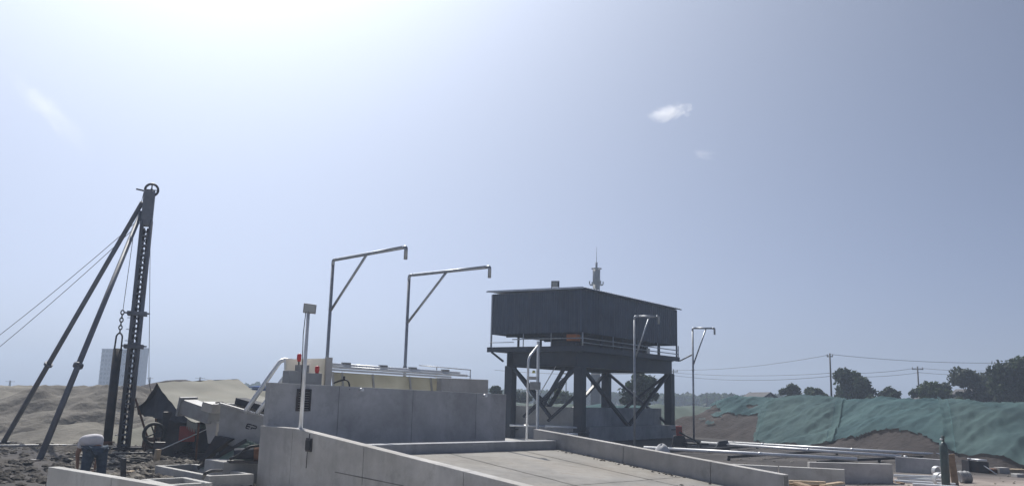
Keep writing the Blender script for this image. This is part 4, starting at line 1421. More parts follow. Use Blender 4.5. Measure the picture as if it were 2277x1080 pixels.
# ================================================================== HEAPS
def heap(name, segs, material, label, cat='heap', amp=.12, fr=.5, res=.5, group=None, rid=.0, seed=0, cap=None):
    xs = [p.x for s in segs for p in (s[0], s[1])]; ys = [p.y for s in segs for p in (s[0], s[1])]
    Rm = max(s[3] for s in segs)
    x0, x1, y0, y1 = min(xs) - Rm, max(xs) + Rm, min(ys) - Rm, max(ys) + Rm
    def h(x, y):
        best = 0
        for p, q, Hh, Rr in segs:
            d = Vector((q.x - p.x, q.y - p.y)); l = d.length_squared
            t = 0 if l < 1e-6 else max(0, min(1, ((x - p.x) * d.x + (y - p.y) * d.y) / l))
            dist = math.hypot(x - p.x - d.x * t, y - p.y - d.y * t) / Rr
            dist *= 1 + .18 * fbm(x * .22, y * .22, 5 + seed)
            v = Hh * max(0, min(1, 1.12 * (1 - dist))) ** 1.0
            v = v - .12 * Hh * max(0, v / Hh - .75) * 2 if v > .75 * Hh else v
            best = max(best, v)
        if best > 0:
            k = min(1, best / .5)
            best += k * (.05 * fbm(x * 2.3, y * 2.3, seed + 7, 3) + amp * fbm(x * fr, y * fr, seed, 5) - rid * abs(fbm(x * .55 + 2, y * .9, seed + 3, 4)))
        return best
    nx_, ny_ = max(6, int((x1 - x0) / res)), max(6, int((y1 - y0) / res))
    H_ = [[h(x0 + (x1 - x0) * i / nx_, y0 + (y1 - y0) * j / ny_) for i in range(nx_ + 1)] for j in range(ny_ + 1)]
    m = MB()
    vs = [(x0 + (x1 - x0) * i / nx_, y0 + (y1 - y0) * j / ny_, GZ - .12 + H_[j][i]) for j in range(ny_ + 1) for i in range(nx_ + 1)]
    fs = []
    for j in range(ny_):
        for i in range(nx_):
            if max(H_[j][i], H_[j][i + 1], H_[j + 1][i], H_[j + 1][i + 1]) > 0:
                a = j * (nx_ + 1) + i
                fs.append((a, a + 1, a + nx_ + 2, a + nx_ + 1))
    m.add(vs, fs, True)
    c = segs[0][0]
    used = sorted({i for f in m.f for i in f}); mp_ = {o: n for n, o in enumerate(used)}
    m.v = [m.v[i] for i in used]; m.f = [tuple(mp_[i] for i in f) for f in m.f]
    o = m.build(name, material, origin=(c.x, c.y, GZ))
    tag(o, label, cat, group)
    return h

heap('sand_heap', [(D(-330, 850, 47), D(95, 850, 49), 2.45, 15), (D(95, 850, 49), D(330, 850, 47), 2.42, 13)], M['sand'],
     'broad grey sand heap behind the drilling rig on the left', amp=.18, fr=.26, res=.3, rid=.2)
heap('sand_heap', [(D(170, 850, 43), D(265, 850, 43), 2.62, 7.5), (D(265, 850, 43), D(330, 850, 44), 2.5, 7)], M['sanddark'],
     'rugged darker sand heap right behind the hanging bailer tube', amp=.24, fr=.5, res=.22, rid=.3, seed=12)
heap('sand_heap', [(D(400, 860, 47), D(600, 860, 45), 2.55, 10), (D(520, 860, 41), D(560, 860, 41), 1.9, 6)], M['sandpale'],
     'pale smooth sand heap behind the white conveyor', amp=.08, fr=.4, seed=3)
heap('soil_heap', [(D(395, 850, 66), D(430, 850, 66), 3.15, 9)], M['soil'], 'small dark soil heap peeping over the pale sand heap', amp=.15, seed=5)

# long net covered spoil heap on the right
bpts = [G(1575, 972, GZ), G(1750, 984, GZ), G(1950, 1003, GZ), G(2200, 1034, GZ), G(2480, 1052, GZ)]
back = Vector((.42, .90, 0)).normalized()
rp_ = [b + back * 6.2 for b in bpts]
rp_[0] = rp_[0] + Vector((1.2, -.4, 0))
hs = [2.75, 2.82, 2.8, 2.72, 2.75]
segs = [(rp_[i], rp_[i + 1], (hs[i] + hs[i + 1]) / 2, 6.6) for i in range(4)]
segs.append((rp_[2] - back * 2.6, rp_[2] - back * 2.3 + Vector((3, -2, 0)), 1.8, 3.6))
segs.append((rp_[3] - back * 2.0 + Vector((3, -1, 0)), rp_[3] - back * 2.0 + Vector((6, -3, 0)), 1.9, 4.0))
hn = heap('spoil_heap', segs, M['soil'], 'long brown spoil heap under green netting along the right side', amp=.22, fr=.35, res=.4, seed=9)
axis = (bpts[4] - bpts[0]); axis.z = 0; axl = axis.length; axn = axis / axl
def net_fn(a, b):
    c = bpts[0] + axn * (axl * (a * 1.06 - .06)) + back * (-2.5 + 15 * b)
    h = max(hn(c.x, c.y), .0)
    f = .26 * (1 - abs(fbm(c.x * .10 + c.y * .16, c.y * .40 - c.x * .22, 2, 4))) ** 4 * .5 + .05 * abs(fbm(c.x * 1.3, c.y * 1.0, 4))
    return Vector((c.x, c.y, GZ - .06 + h + f))
def a_of(p):
    d = Vector((p.x - bpts[0].x, p.y - bpts[0].y, 0))
    return (d.dot(axn) / axl + .06) / 1.06
na0, na1 = a_of(G(1790, 993, GZ)), a_of(G(2105, 1022, GZ))
ne = a_of(G(1668, 980, GZ))
def net_mask(a, b):
    p = net_fn(a, b)
    low = GZ - .02
    if a < ne + .03: low = 1.30 - max(0, a - ne) * 55
    if na0 < a < na1:
        t = (a - na0) / (na1 - na0)
        low = max(low, GZ + 1.25 * math.sin(math.pi * t ** 1.35) ** .8)
    low += (.10 + (.9 if a < ne + .05 else 0)) * fbm(p.x * .5, p.y * .5, 6)
    hh = hn(p.x, p.y)
    return p.z > low and hh > .04
def trim(m):
    used = sorted({i for f in m.f for i in f}); mp_ = {o: n for n, o in enumerate(used)}
    m.v = [m.v[i] for i in used]; m.f = [tuple(mp_[i] for i in f) for f in m.f]
    return m
nets = [(0.0, .235, 'leftmost wrinkled green dust net at the bare end of the spoil heap'),
        (.215, .475, 'second dust net from the left on the spoil heap, behind the long pipes'),
        (.455, .74, 'third dust net from the left on the spoil heap, behind the gas cylinder'),
        (.72, 1.0, 'rightmost dust net on the spoil heap at the right edge')]
for k, (a0, a1, lab) in enumerate(nets):
    lift = .05 * (k % 2)
    def fn(a, b, a0=a0, a1=a1, lift=lift, k=k):
        aa = a0 + (a1 - a0) * a + .010 * math.sin(b * 7 + k) * math.sin(math.pi * min(1, a * 1.0))
        p = net_fn(aa, b)
        edge = min(a, 1 - a)
        roll = .07 * max(0, 1 - edge / .03)                       # bunched hem along each side
        return Vector((p.x, p.y, p.z + lift + roll))
    m = MB(); m.grid(fn, int(300 * (a1 - a0)), 120, mask=lambda a, b: net_mask(a0 + (a1 - a0) * a, b)); trim(m)
    tag(m.build('dust_net', M['net'] if k % 2 == 0 else M['net2'], origin=bpts[min(3, k)]), lab, 'net', 'dust nets over the spoil heap')

# heaps behind the shed
hh = [(1180, 905, 72, 1.75, 5, 'netpale', 'pale netted heap seen under the left bay of the shed left of the control box'),
      (1262, 905, 74, 1.7, 5, 'netpale', 'pale netted heap seen under the left bay of the shed beside its corner column'),
      (1365, 905, 70, 1.75, 5.5, 'net', 'green netted heap seen under the right bay of the shed, left of the tree'),
      (1445, 905, 72, 1.75, 6, 'netpale', 'pale and brown netted heap seen under the right bay at the foot of the tree'),
      (1535, 905, 66, 1.9, 6, 'netpale', 'pale netted heap just right of the shed behind the long spoil heap')]
for k, (px, py, d, hgt, rr, mm, lab) in enumerate(hh):
    c = D(px, py, d)
    heap('netted_heap', [(c - Vector((2, 0, 0)), c + Vector((2, .6, 0)), hgt + .25, rr)], M[mm], lab, amp=.2, fr=.6, res=.45, group='netted heaps behind the shed', seed=20 + k)

# ================================================================== TREES
def quads(mb, P, N, size, aspect=.6):
    rng = np.random.default_rng(len(P))
    n = len(P)
    t = rng.normal(size=(n, 3)); t -= (t * N).sum(1, keepdims=True) * N
    t /= np.linalg.norm(t, axis=1, keepdims=True) + 1e-9
    b = np.cross(N, t)
    s = size * rng.uniform(.6, 1.35, (n, 1))
    A = P + t * s; Bq = P + b * s * aspect; Cc = P - t * s; Dd = P - b * s * aspect
    V = np.stack([A, Bq, Cc, Dd], 1).reshape(-1, 3)
    mb.add([tuple(v) for v in V], [(4 * i, 4 * i + 1, 4 * i + 2, 4 * i + 3) for i in range(n)], False)

def tree(name, px, ytop, wpx, d, material, label, nleaf=4200, nclump=22, leaf=.24, spread=.34, low=.18, cone=0.0, seed=1, group='trees beyond the spoil heap', squash=1.0):
    rng = np.random.default_rng(seed)
    top = D(px, ytop, d)
    base = Vector((top.x, top.y, GZ))
    Ht = top.z - GZ
    Rr = wpx / 2 * d / 1930
    root = thing(name, base, label, 'tree', group)
    cz = GZ + Ht * (low + (1 - low) * .5); rz = Ht * (1 - low) * .5
    clumps = []
    while len(clumps) < nclump:
        v = rng.normal(size=3); v /= np.linalg.norm(v)
        r = rng.uniform(.35, .92)
        p = v * r
        taper = 1 - cone * (p[2] * .5 + .5)
        cr = rng.uniform(.6, 1.25) * spread * (Rr + rz) / 2
        c = np.array([base.x + p[0] * (Rr - cr * .5) * taper, base.y + p[1] * (Rr - cr * .5) * taper, cz + p[2] * (rz - cr * .5)])
        clumps.append((c, cr))
    # trunk and limbs
    m = MB()
    fork = base + UP * Ht * max(.18, low)
    m.tube([base - UP * .2, base + UP * Ht * .08, fork, base + UP * Ht * .62], [.05 * Ht * .6, .035 * Ht * .6, .028 * Ht * .6, .01 * Ht], 9)
    for c, cr in clumps[::2]:
        e = Vector(c)
        mid = fork + (e - fork) * .5 + UP * (-.02 * Ht)
        m.tube([fork + UP * Ht * .06 * rng.random(), mid, e], [.011 * Ht, .007 * Ht, .003 * Ht], 6)
    m.build('trunk', M['bark'], root)
    m = MB()
    Pn, Nn = [], []
    per = nleaf // nclump
    for c, cr in clumps:
        v = rng.normal(size=(per, 3)); v /= np.linalg.norm(v, axis=1, keepdims=True)
        rr = cr * rng.uniform(.25, 1.08, (per, 1)) ** .6
        p = c + v * rr * np.array([1, 1, .8 * squash])
        p += rng.normal(size=(per, 3)) * .06 * cr
        nn = v + rng.normal(size=(per, 3)) * .7; nn /= np.linalg.norm(nn, axis=1, keepdims=True)
        Pn.append(p); Nn.append(nn)
    P = np.concatenate(Pn); N = np.concatenate(Nn)
    k = P[:, 2] > GZ + .1
    quads(m, P[k], N[k], leaf)
    m.build('crown', material, root)
    return root

tree('broadleaf_tree', 1750, 850, 76, 95, M['leaf_dark'], 'small round dark tree beside the low gabled roof', seed=2, nleaf=3200, nclump=16)
tree('broadleaf_tree', 1815, 848, 74, 97, M['leaf_mid'], 'small bright green tree just left of the tall utility pole', seed=3, nleaf=3000, nclump=16)
tree('broadleaf_tree', 1893, 815, 114, 92, M['leaf_dark'], 'large round dark tree right of the tall utility pole', seed=4, nleaf=6500, nclump=30)
tree('broadleaf_tree', 1995, 838, 106, 92, M['leaf_dark'], 'low sparse tree with separate sprays between two dense trees', seed=5, nleaf=2600, nclump=24, leaf=.25, spread=.24, low=.05)
tree('broadleaf_tree', 2068, 843, 110, 88, M['leaf_mid'], 'cone shaped green tree under the short utility pole', seed=6, nleaf=4200, nclump=22, cone=.55)
tree('broadleaf_tree', 2160, 798, 150, 90, M['leaf_pale'], 'loose open grey green tree with sky showing through its crown', seed=7, nleaf=5600, nclump=44, spread=.22, low=.12, leaf=.22)
tree('broadleaf_tree', 2262, 776, 150, 84, M['leaf_dark'], 'tallest dense tree at the right edge', seed=8, nleaf=9000, nclump=40)
tree('broadleaf_tree', 1424, 810, 100, 84, M['leaf_dark'], 'bushy dark tree seen between the right legs of the raised shed', seed=9, nleaf=4200, nclump=34, leaf=.21, spread=.26, low=.1, group='trees behind the shed')
tree('broadleaf_tree', 1104, 838, 26, 80, M['leaf_dark'], 'thin sprig of a tree left of the raised shed', seed=10, nleaf=600, nclump=10, leaf=.2, group='trees behind the shed')
tree('broadleaf_tree', 1248, 862, 70, 100, M['leaf_mid'], 'low green tree seen under the left bay of the shed by the thin poles', seed=11, nleaf=2200, nclump=16, low=.05, group='trees behind the shed')
tree('broadleaf_tree', 1160, 868, 60, 100, M['leaf_dark'], 'low dark bush seen behind the stand pipe under the shed', seed=12, nleaf=1800, nclump=14, low=.05, group='trees behind the shed')
tree('broadleaf_tree', 2120, 878, 60, 75, M['leaf_mid'], 'low bush growing at the crest of the netted heap before the tiled roof', seed=13, nleaf=1600, nclump=12, low=.05)
tree('broadleaf_tree', 1945, 872, 60, 86, M['leaf_dark'], 'low dark bush right of the large round tree', seed=14, nleaf=2000, nclump=14, low=.05)

# far wood along the skyline: one mass
m = MB()
rng = np.random.default_rng(3)
for x0, x1, yt, d, n in ((380, 640, 861, 330, 1500), (1050, 1300, 873, 300, 1700), (1300, 1600, 881, 300, 2200), (1560, 1760, 886, 260, 900)):
    px = rng.uniform(x0, x1, n)
    for x in px:
        hgt = 4.2 + 1.2 * mnoise.noise(Vector((x * .05, d, 0))) + .8 * mnoise.noise(Vector((x * .23, d, 2)))
        c = D(x, 880, d + rng.uniform(-12, 12))
        z = GZ + hgt * rng.uniform(0, 1) ** .6
        m.v  # keep
        P = np.array([[c.x, c.y, z]]); N = rng.normal(size=(1, 3)); N /= np.linalg.norm(N)
        quads(m, P, N, .75, .8)
tag(m.build('far_wood', M['leaf_mid']), 'low far belt of trees along the skyline', 'trees', kind='stuff')

# ================================================================== POLES, WIRES, HOUSES
poles = {}
def upole(key, px, ytop, d, label, arm=1.2, r=.10):
    top = D(px, ytop, d); base = Vector((top.x, top.y, GZ))
    root = thing('utility_pole', base, label, 'pole', 'utility poles on the skyline')
    m = MB(); m.tube([base, top], [r * 1.25, r * .8], 10); m.build('shaft', M['pole'], root)
    if arm:
        z = top - UP * .35
        m = MB(); m.bar(z - Vector((arm / 2, -.2, 0)), z + Vector((arm / 2, -.2, 0)), .1, .1); m.build('cross_arm', M['pole'], root)
        for s in (-.45, .45):
            p = z + Vector((arm * s, -.4 * s, .05))
            m = MB(); m.tube([p, p + UP * .22], .05, 6); m.build('insulator', M['plaster'], root)
    poles[key] = top
    return root
upole('a', 1845, 785, 95, 'tall utility pole left of the large round tree', arm=.5)
upole('b', 2040, 814, 105, 'utility pole rising behind the cone shaped tree')
upole('c', 1497, 820, 120, 'utility pole close to the right legs of the shed')
upole('d', 445, 838, 260, 'far utility pole above the small dark soil heap', r=.3, arm=3)
upole('e', 525, 842, 260, 'far utility pole above the pale sand heap', r=.3, arm=2)
upole('f', 1245, 846, 150, 'left one of two thin poles seen under the left bay of the shed', arm=0)
upole('g', 1259, 840, 150, 'right one of two thin poles seen under the left bay of the shed', arm=0)
upole('h', 1571, 874, 180, 'short far pole above the left end of the spoil heap', arm=0)
upole('i', 334, 838, 260, 'far utility pole close to the drilling mast', r=.25, arm=2)
upole('j', 23, 845, 260, 'far utility pole at the left edge above the sand heap', r=.3, arm=3)
def wire(a, b, sag, label, r=.022):
    m = MB(); m.tube([a + (b - a) * t - UP * sag * 4 * t * (1 - t) for t in [i / 16 for i in range(17)]], r, 5)
    tag(m.build('power_line', M['wire'], origin=a), label, 'wire', 'overhead power lines')
far_r = D(2420, 812, 95); far_l = D(1120, 800, 135)
wire(poles['a'] - UP * .1, D(2420, 800, 92), .6, 'upper power line running right from the tall utility pole')
wire(D(1497, 828, 120), D(1845, 829, 95.2), .35, 'power line from the pole beside the shed to the middle of the tall pole')
wire(D(1497, 834, 120), D(1845, 836, 95.2), .55, 'lowest power line between the shed and the tall utility pole')
wire(D(1497, 822, 120), poles['a'] - UP * .15, .5, 'uppermost power line between the shed and the tall utility pole')
wire(D(1845, 836, 95), D(2040, 828, 105), .25, 'lower power line from the tall pole to the short utility pole')
wire(D(1845, 829, 95), D(2040, 817, 105), .25, 'upper power line from the tall pole to the short utility pole')
wire(D(2040, 817, 105), D(2230, 822, 96), .2, 'upper power line from the short utility pole into the tallest tree')
wire(D(2040, 827, 105), D(2230, 831, 96), .2, 'lower power line from the short utility pole into the tallest tree')
wire(D(1100, 822, 135), D(1497, 826, 120), .5, 'power line passing behind the legs of the raised shed', .03)
wire(poles['d'], poles['e'], .9, 'power line between the two far poles above the sand', .05)

def house(px0, px1, yr, ye, d, label, mt='tile'):
    a, b = D(px0, ye, d), D(px1, ye, d)
    zr = D((px0 + px1) / 2, yr, d).z
    root = thing('house', ((a.x + b.x) / 2, a.y, GZ), label, 'house', 'houses beyond the spoil heap')
    wv = b - a; wv.z = 0
    dp = Vector((0, 9, 0))
    m = MB(); m.obox(Vector((a.x, a.y, GZ)) + wv * .06, wv * .88, dp, UP * (min(a.z, b.z) - GZ - .15)); m.build('wall', M['plaster'], root)
    mid = (a + b) / 2
    ze = min(a.z, b.z) - .1
    m = MB()
    m.prism([Vector((a.x, a.y - .5, ze)), Vector((mid.x, mid.y - .5, zr)), Vector((mid.x, mid.y - .5, zr - .22)), Vector((a.x, a.y - .5, ze - .22))], dp + Vector((0, 1, 0)))
    m.prism([Vector((b.x, b.y - .5, ze)), Vector((mid.x, mid.y - .5, zr)), Vector((mid.x, mid.y - .5, zr - .22)), Vector((b.x, b.y - .5, ze - .22))], dp + Vector((0, 1, 0)))
    m.build('roof', M[mt], root)
    m = MB(); m.prism([Vector((a.x, a.y, ze)) + wv * .06, Vector((b.x, b.y, ze)) - wv * .06, Vector((mid.x, mid.y, zr - .2))], dp * .02); m.build('gable', M['plaster'], root)
    m = MB(); m.obox(Vector((mid.x - .5, a.y - .03, GZ + 1.2)), Vector((1, 0, 0)), Vector((0, .05, 0)), UP * 1.1); m.build('window', M['glass'], root)
    return root
house(1688, 1735, 871, 885, 110, 'pale gabled house end showing over the netted heap left of the trees')
house(2105, 2205, 868, 889, 90, 'low house with a dark tiled roof under the open grey tree')
house(2185, 2262, 863, 886, 98, 'house roof half hidden between the two right hand trees')

# blue roofed shed far behind the conveyor
bs = thing('blue_shed', D(590, 880, 80), 'shed with a blue sheet roof far behind the conveyor', 'shed')
a, b = D(556, 858, 80), D(650, 858, 80)
m = MB(); m.obox(Vector((a.x + .2, a.y, GZ)), Vector((b.x - a.x, 0, 0)), Vector((0, 6, 0)), UP * (a.z - .15 - GZ)); m.build('wall', M['blue'], bs)
m = MB(); m.prism([Vector((a.x, a.y - .4, a.z - .12)), Vector((b.x, b.y - .4, a.z - .12)), Vector((b.x, b.y + 6.2, a.z + .02)), Vector((a.x, a.y + 6.2, a.z + .02))], UP * .1); m.build('roof', M['blue'], bs)

# ================================================================== RIGHT HAND YARD
def yard_pipe(p0, p1, z, r, label, joints=(), reducer=False):
    a, b = G(*p0, z), G(*p1, z)
    root = thing('long_pipe', (a + b) / 2, label, 'pipe', 'long galvanised pipes on the yard')
    m = MB(); m.tube([a, b], r, 14); m.build('pipe', M['galvnew'], root)
    d = (b - a).normalized()
    for t in joints:
        p = a + (b - a) * t
        m = MB(); m.tube([p - d * .06, p + d * .06], r * 1.18, 14); m.build('coupling', M['galvnew'], root)
    if reducer:
        m = MB(); m.tube([b, b + d * .05], r * 1.2, 14); m.build('flange', M['dark'], root)
        m = MB(); m.tube([b + d * .05, b + d * .2], r * .8, 12); m.build('nipple', M['galvnew'], root)
    return a, b
pA = yard_pipe((1432, 994), (1906, 1020), -.02, .068, 'nearest long bright pipe running from the ramp wall towards the concrete walls', (.575,))
pB = yard_pipe((1560, 983), (2006, 1014), -.02, .065, 'middle long bright pipe ending in a threaded nipple', (.58,), True)
pC = yard_pipe((1618, 983), (2112, 1011), -.02, .065, 'farthest long bright pipe reaching the upright gas cylinder', (.18, .6))
for k, t in enumerate((.12, .5, .9)):
    a = pA[0] + (pA[1] - pA[0]) * t; b = pC[0] + (pC[1] - pC[0]) * t
    a = a + (a - b) * .15; b = b + (b - a) * .08
    z0 = -.02 - .07
    m = MB(); m.bar(Vector((a.x, a.y, z0 - .05)), Vector((b.x, b.y, z0 - .05)), .1, .098)
    for q in (a, (a + b) / 2, b):
        m.bar(Vector((q.x, q.y, GZ - .1)), Vector((q.x, q.y, z0 - .10)), .1, .1)
    tag(m.build('pipe_trestle', M['dark'], origin=(a.x, a.y, GZ)), ('left', 'middle', 'right')[k] + ' low timber trestle under the long pipes', 'trestle', 'trestles under the long pipes')

def yard_wall(p0, p1, z0, z1, th, label, material, joints=()):
    a, b = p0, p1
    d = Vector((b.x - a.x, b.y - a.y, 0)); L_ = d.length; d = d / L_
    n = Vector((-d.y, d.x, 0))
    if n.y < 0: n = -n
    root = thing('pit_wall', (a.x, a.y, GZ), label, 'wall')
    ee = [0] + [j * L_ for j in joints] + [L_]
    for s, e in zip(ee, ee[1:]):
        m = MB()
        p = Vector((a.x, a.y, GZ - .2)) + d * (s + (.012 if s else 0)); q = Vector((a.x, a.y, GZ - .2)) + d * (e - .012 * (e < L_))
        za = z0 + (z1 - z0) * s / L_; zb = z0 + (z1 - z0) * e / L_
        m.prism([p, q, Vector((q.x, q.y, zb)), Vector((p.x, p.y, za))], n * th)
        m.build('panel', material, root, bevel=.012)
    return root
yard_wall(G(1560, 1028, .36), G(1878, 1043, .36), .36, .36, .2, 'grey concrete wall behind the timber offcuts at the foot of the ramp', M['conc_new'], (.55,))
yard_wall(G(1800, 1026.5, .28), G(1985, 1031, .28), .28, .28, .2, 'paler concrete wall right of the wall behind the timber', M['conc_new'])
yard_wall(G(1990, 1014, .25), G(2120, 1023, .25), .25, .25, .2, 'shaded concrete wall left of the gas cylinder behind the short pipes', M['conc_dark'])
# small black rod leaning by the wall corner
# timber offcuts
tm = [(1752, 1069, 1835, 1072, .14), (1748, 1075, 1822, 1079, .06), (1762, 1078, 1850, 1082, .02), (1770, 1072, 1800, 1082, .18), (1828, 1078, 1872, 1072, .05)]
labs = ['dark gapped plank on top of the timber offcuts', 'short plank at the left of the timber offcuts', 'long plank at the bottom of the timber offcuts', 'crossed plank lying over the timber offcuts', 'plank leaning away to the right of the timber offcuts']
for k, (x0, y0, x1, y1, z) in enumerate(tm):
    a, b = G(x0, y0, z), G(x1, y1, z)
    m = MB(); m.bar(a, b, .16, .05); 
    tag(m.build('plank', M['wood'] if k % 2 else M['wood2'], origin=(a + b) / 2, bevel=.004), labs[k], 'plank', 'timber offcuts')
a = G(1760, 1080, GZ + .1); m = MB(); m.obox(Vector((a.x - .1, a.y - .3, GZ)), Vector((1.2, .0, 0)), Vector((0, .9, 0)), UP * .28)
tag(m.build('timber_crate', M['wood'], origin=(a.x, a.y, GZ), bevel=.01), 'rough timber crate under the offcuts at the foot of the ramp', 'crate')

# short pipes on the ground
for k, (x0, y0, x1, y1, z, r) in enumerate(((1987, 1057, 2096, 1061, -.12, .05), (1989, 1069, 2125, 1077, -.24, .055), (1995, 1063, 2094, 1068, -.2, .05), (2030, 1076, 2130, 1083, -.24, .05))):
    a, b = G(x0, y0, z), G(x1, y1, z)
    m = MB(); m.tube([a, b], r, 12, caps=False); m.tube([a + (b - a) * .002, b - (b - a) * .002], r * .8, 12, caps=False)
    tag(m.build('short_pipe', M['galv'], origin=(a + b) / 2),
        ['topmost short pipe stacked left of the gas cylinder', 'lowest long pipe on the ground left of the gas cylinder', 'middle short pipe stacked left of the gas cylinder', 'loose pipe lying nearest on the ground left of the gas cylinder'][k], 'pipe', 'short pipes stacked by the cylinder')
for px in (2000, 2085):
    a = G(px, 1075, GZ); m = MB(); m.bar(a - Vector((.02, .3, -.02)), a + Vector((.02, .9, .03)), .1, .08)
    tag(m.build('timber_bearer', M['wood'], origin=a), ('left' if px < 2050 else 'right') + ' timber bearer under the stacked short pipes', 'timber', 'bearers under the short pipes')
# wire coil and clamps by the pipe ends
for k, (px, py, rr) in enumerate(((2085, 1047, .16), (2090, 1064, .18))):
    c = G(px, py, -.08)
    m = MB()
    for j in range(4):
        m.tube([c + Vector((math.cos(t) * rr, .06 * j - .1, math.sin(t) * rr)) for t in [2 * math.pi * i / 16 for i in range(17)]], .018, 6, caps=False)
    tag(m.build('wire_coil', M['galv'], origin=c), ('upper' if k == 0 else 'lower') + ' coil of wire against the gas cylinder', 'coil', 'wire coils by the cylinder')

# gas cylinder, standing
cy = G(2104, 1083, GZ)
zt_ = D(2101, 968, cy.y).z
gcy = thing('gas_cylinder', cy, 'dark green gas cylinder standing upright in the right foreground', 'gas cylinder')
Hc = zt_ - GZ
m = MB(); m.tube([cy, cy + UP * .02, cy + UP * (Hc - .34), cy + UP * (Hc - .26), cy + UP * (Hc - .20), cy + UP * (Hc - .17)], [.112, .118, .118, .10, .062, .04], 22); m.build('body', M['cylgreen'], gcy)
m = MB(); m.tube([cy + UP * (Hc - .18), cy + UP * (Hc - .06), cy + UP * (Hc - .05), cy + UP * Hc], [.035, .035, .05, .045], 14); m.build('cap', M['cylgreen'], gcy)
m = MB(); m.tube([cy + UP * (Hc - .1), cy + UP * (Hc - .1) - Vector((.10, .02, 0))], .022, 8); m.build('valve', M['galv'], gcy)
m = MB(); m.tube([cy, cy + UP * .05], .125, 20); m.build('foot_ring', M['cylgreen'], gcy)

m = MB(); a = G(2124, 1078, GZ); zt2 = D(2122, 1008, a.y).z
m.prism([a - Vector((.09, 0, 0)), a + Vector((.12, 0, 0)), a + Vector((.10, .12, zt2 - GZ)), a + Vector((-.10, .12, zt2 - GZ - .05))], Vector((0, .035, 0)))
tag(m.build('upright_board', M['wood'], origin=a, bevel=.004), 'brown board propped upright behind the gas cylinder', 'board')
# bundle of rags or rope
c = G(2146, 1072, GZ) + UP * .17
m = MB()
for k in range(7):
    rr = .15 + .012 * math.sin(k * 2)
    o = Vector((.32, .08, 0)) * (k / 6 - .5)
    m.tube([c + o + Vector((-.03 * math.sin(t), math.cos(t) * rr, math.sin(t) * rr)) for t in [2 * math.pi * i / 20 for i in range(21)]], .035, 7, caps=False)
m.tube([c - Vector((.17, .04, 0)), c + Vector((.17, .04, 0))], .13, 12)
tag(m.build('hose_roll', M['grey'], origin=c - UP * .17), 'grey roll of hose on the ground right of the gas cylinder', 'hose roll')
# dark steel stand with a brace
st_ = thing('steel_stand', G(2180, 1056, GZ), 'dark steel stand with a pale top bar and diagonal brace before the netting', 'stand')
a, b = G(2157, 1049, GZ), G(2202, 1053, GZ); za = D(2157, 1020, a.y).z; zb = D(2198, 1023, b.y).z
m = MB(); m.tube([Vector((a.x, a.y, za)), Vector((b.x - .1, b.y, zb))], .035, 8); m.build('top_bar', M['galv'], st_)
m = MB(); m.tube([Vector((a.x + .2, a.y, za)), Vector((b.x + .05, b.y - .3, GZ + .03))], .02, 8); m.build('brace', M['galv'], st_)
m = MB(); m.obox(Vector((a.x, a.y + .05, GZ)), Vector((b.x - a.x, b.y - a.y, 0)), Vector((0, .5, 0)), UP * (za - GZ - .05)); m.build('panel', M['dark'], st_)
m = MB(); m.tube([Vector((a.x, a.y - .02, za)), Vector((a.x, a.y - .02, za + .04))], .07, 10); m.build('knob', M['galv'], st_)
m = MB(); m.bar(Vector((a.x, a.y, GZ)), Vector((a.x, a.y, za)), .05, .05); m.build('leg', M['dark'], st_)
# bricks and boxes at the right edge
for k, (x, y, w, h, mm, lab) in enumerate(((2212, 1052, .42, .18, 'rust', 'reddish block left of the white topped box at the right edge'), (2236, 1053, .40, .24, 'conc', 'white topped box between the reddish block and the timber strip'), (2262, 1050, .8, .14, 'wood2', 'pale timber strip at the right edge by the netting'), (2272, 1060, .3, .12, 'white', 'small white pail lid at the right edge'))):
    a = G(x, y, GZ); m = MB(); m.obox(a - Vector((w / 2, 0, .02)), Vector((w, .06, 0)), Vector((-.05, .3, 0)), UP * h)
    tag(m.build('block', M[mm], origin=a, bevel=.015), lab, 'block', 'loose blocks at the right edge')

# cutting machine near the shed leg, sack and tool box
cm = thing('pipe_cutter', G(1512, 992, GZ), 'reddish pipe cutting machine with a long slanting handle near the shed leg', 'machine')
d_ = 41.0
m = MB(); m.prism([D(1502, 946, d_), D(1516, 946, d_), D(1518, 968, d_), D(1504, 968, d_)], Vector((.05, .25, 0))); m.build('motor', M['redpaint'], cm, bevel=.03)
m = MB(); m.prism([D(1498, 968, d_), D(1522, 968, d_), D(1530, 992, d_), D(1494, 992, d_)], Vector((.05, .4, 0))); m.build('base_box', M['dark'], cm, bevel=.02)
m = MB(); m.tube([D(1510, 960, d_), D(1545, 978, d_ - .3), D(1562, 991, d_ - .4)], .045, 8); m.build('handle', M['dark'], cm)
for px in (1497, 1526, 1558):
    p = D(px, 988, d_ - .2); m = MB(); m.bar(Vector((p.x, p.y, GZ)), p, .06, .06); m.build('leg', M['dark'], cm)
m = MB(); m.tube([D(1520, 985, d_), D(1548, 986, d_), D(1575, 987, d_ - .5)], .05, 8); m.build('work_pipe', M['dark'], cm)
tbx = G(1607, 1000, GZ)
p = D(1607, 985, tbx.y)
m = MB(); m.prism([Vector((tbx.x - .38, tbx.y, GZ)), Vector((tbx.x + .38, tbx.y, GZ)), Vector((tbx.x + .26, tbx.y, p.z + .17)), Vector((tbx.x - .16, tbx.y, p.z + .1))], Vector((.05, .4, 0)))
tag(m.build('tool_box', M['tarpdark'], origin=tbx, bevel=.02), 'dark tool box at the left ends of the long pipes', 'box')
c = D(1473, 1000, 36.0); c.z = GZ
m = MB()
m.grid(lambda a, b: c + Vector((math.cos(a * 6.2832) * math.cos(b * 1.57) * .36, math.sin(a * 6.2832) * math.cos(b * 1.57) * .3, math.sin(b * 1.57) * (.52 + .04 * math.sin(a * 17)))) , 22, 9)
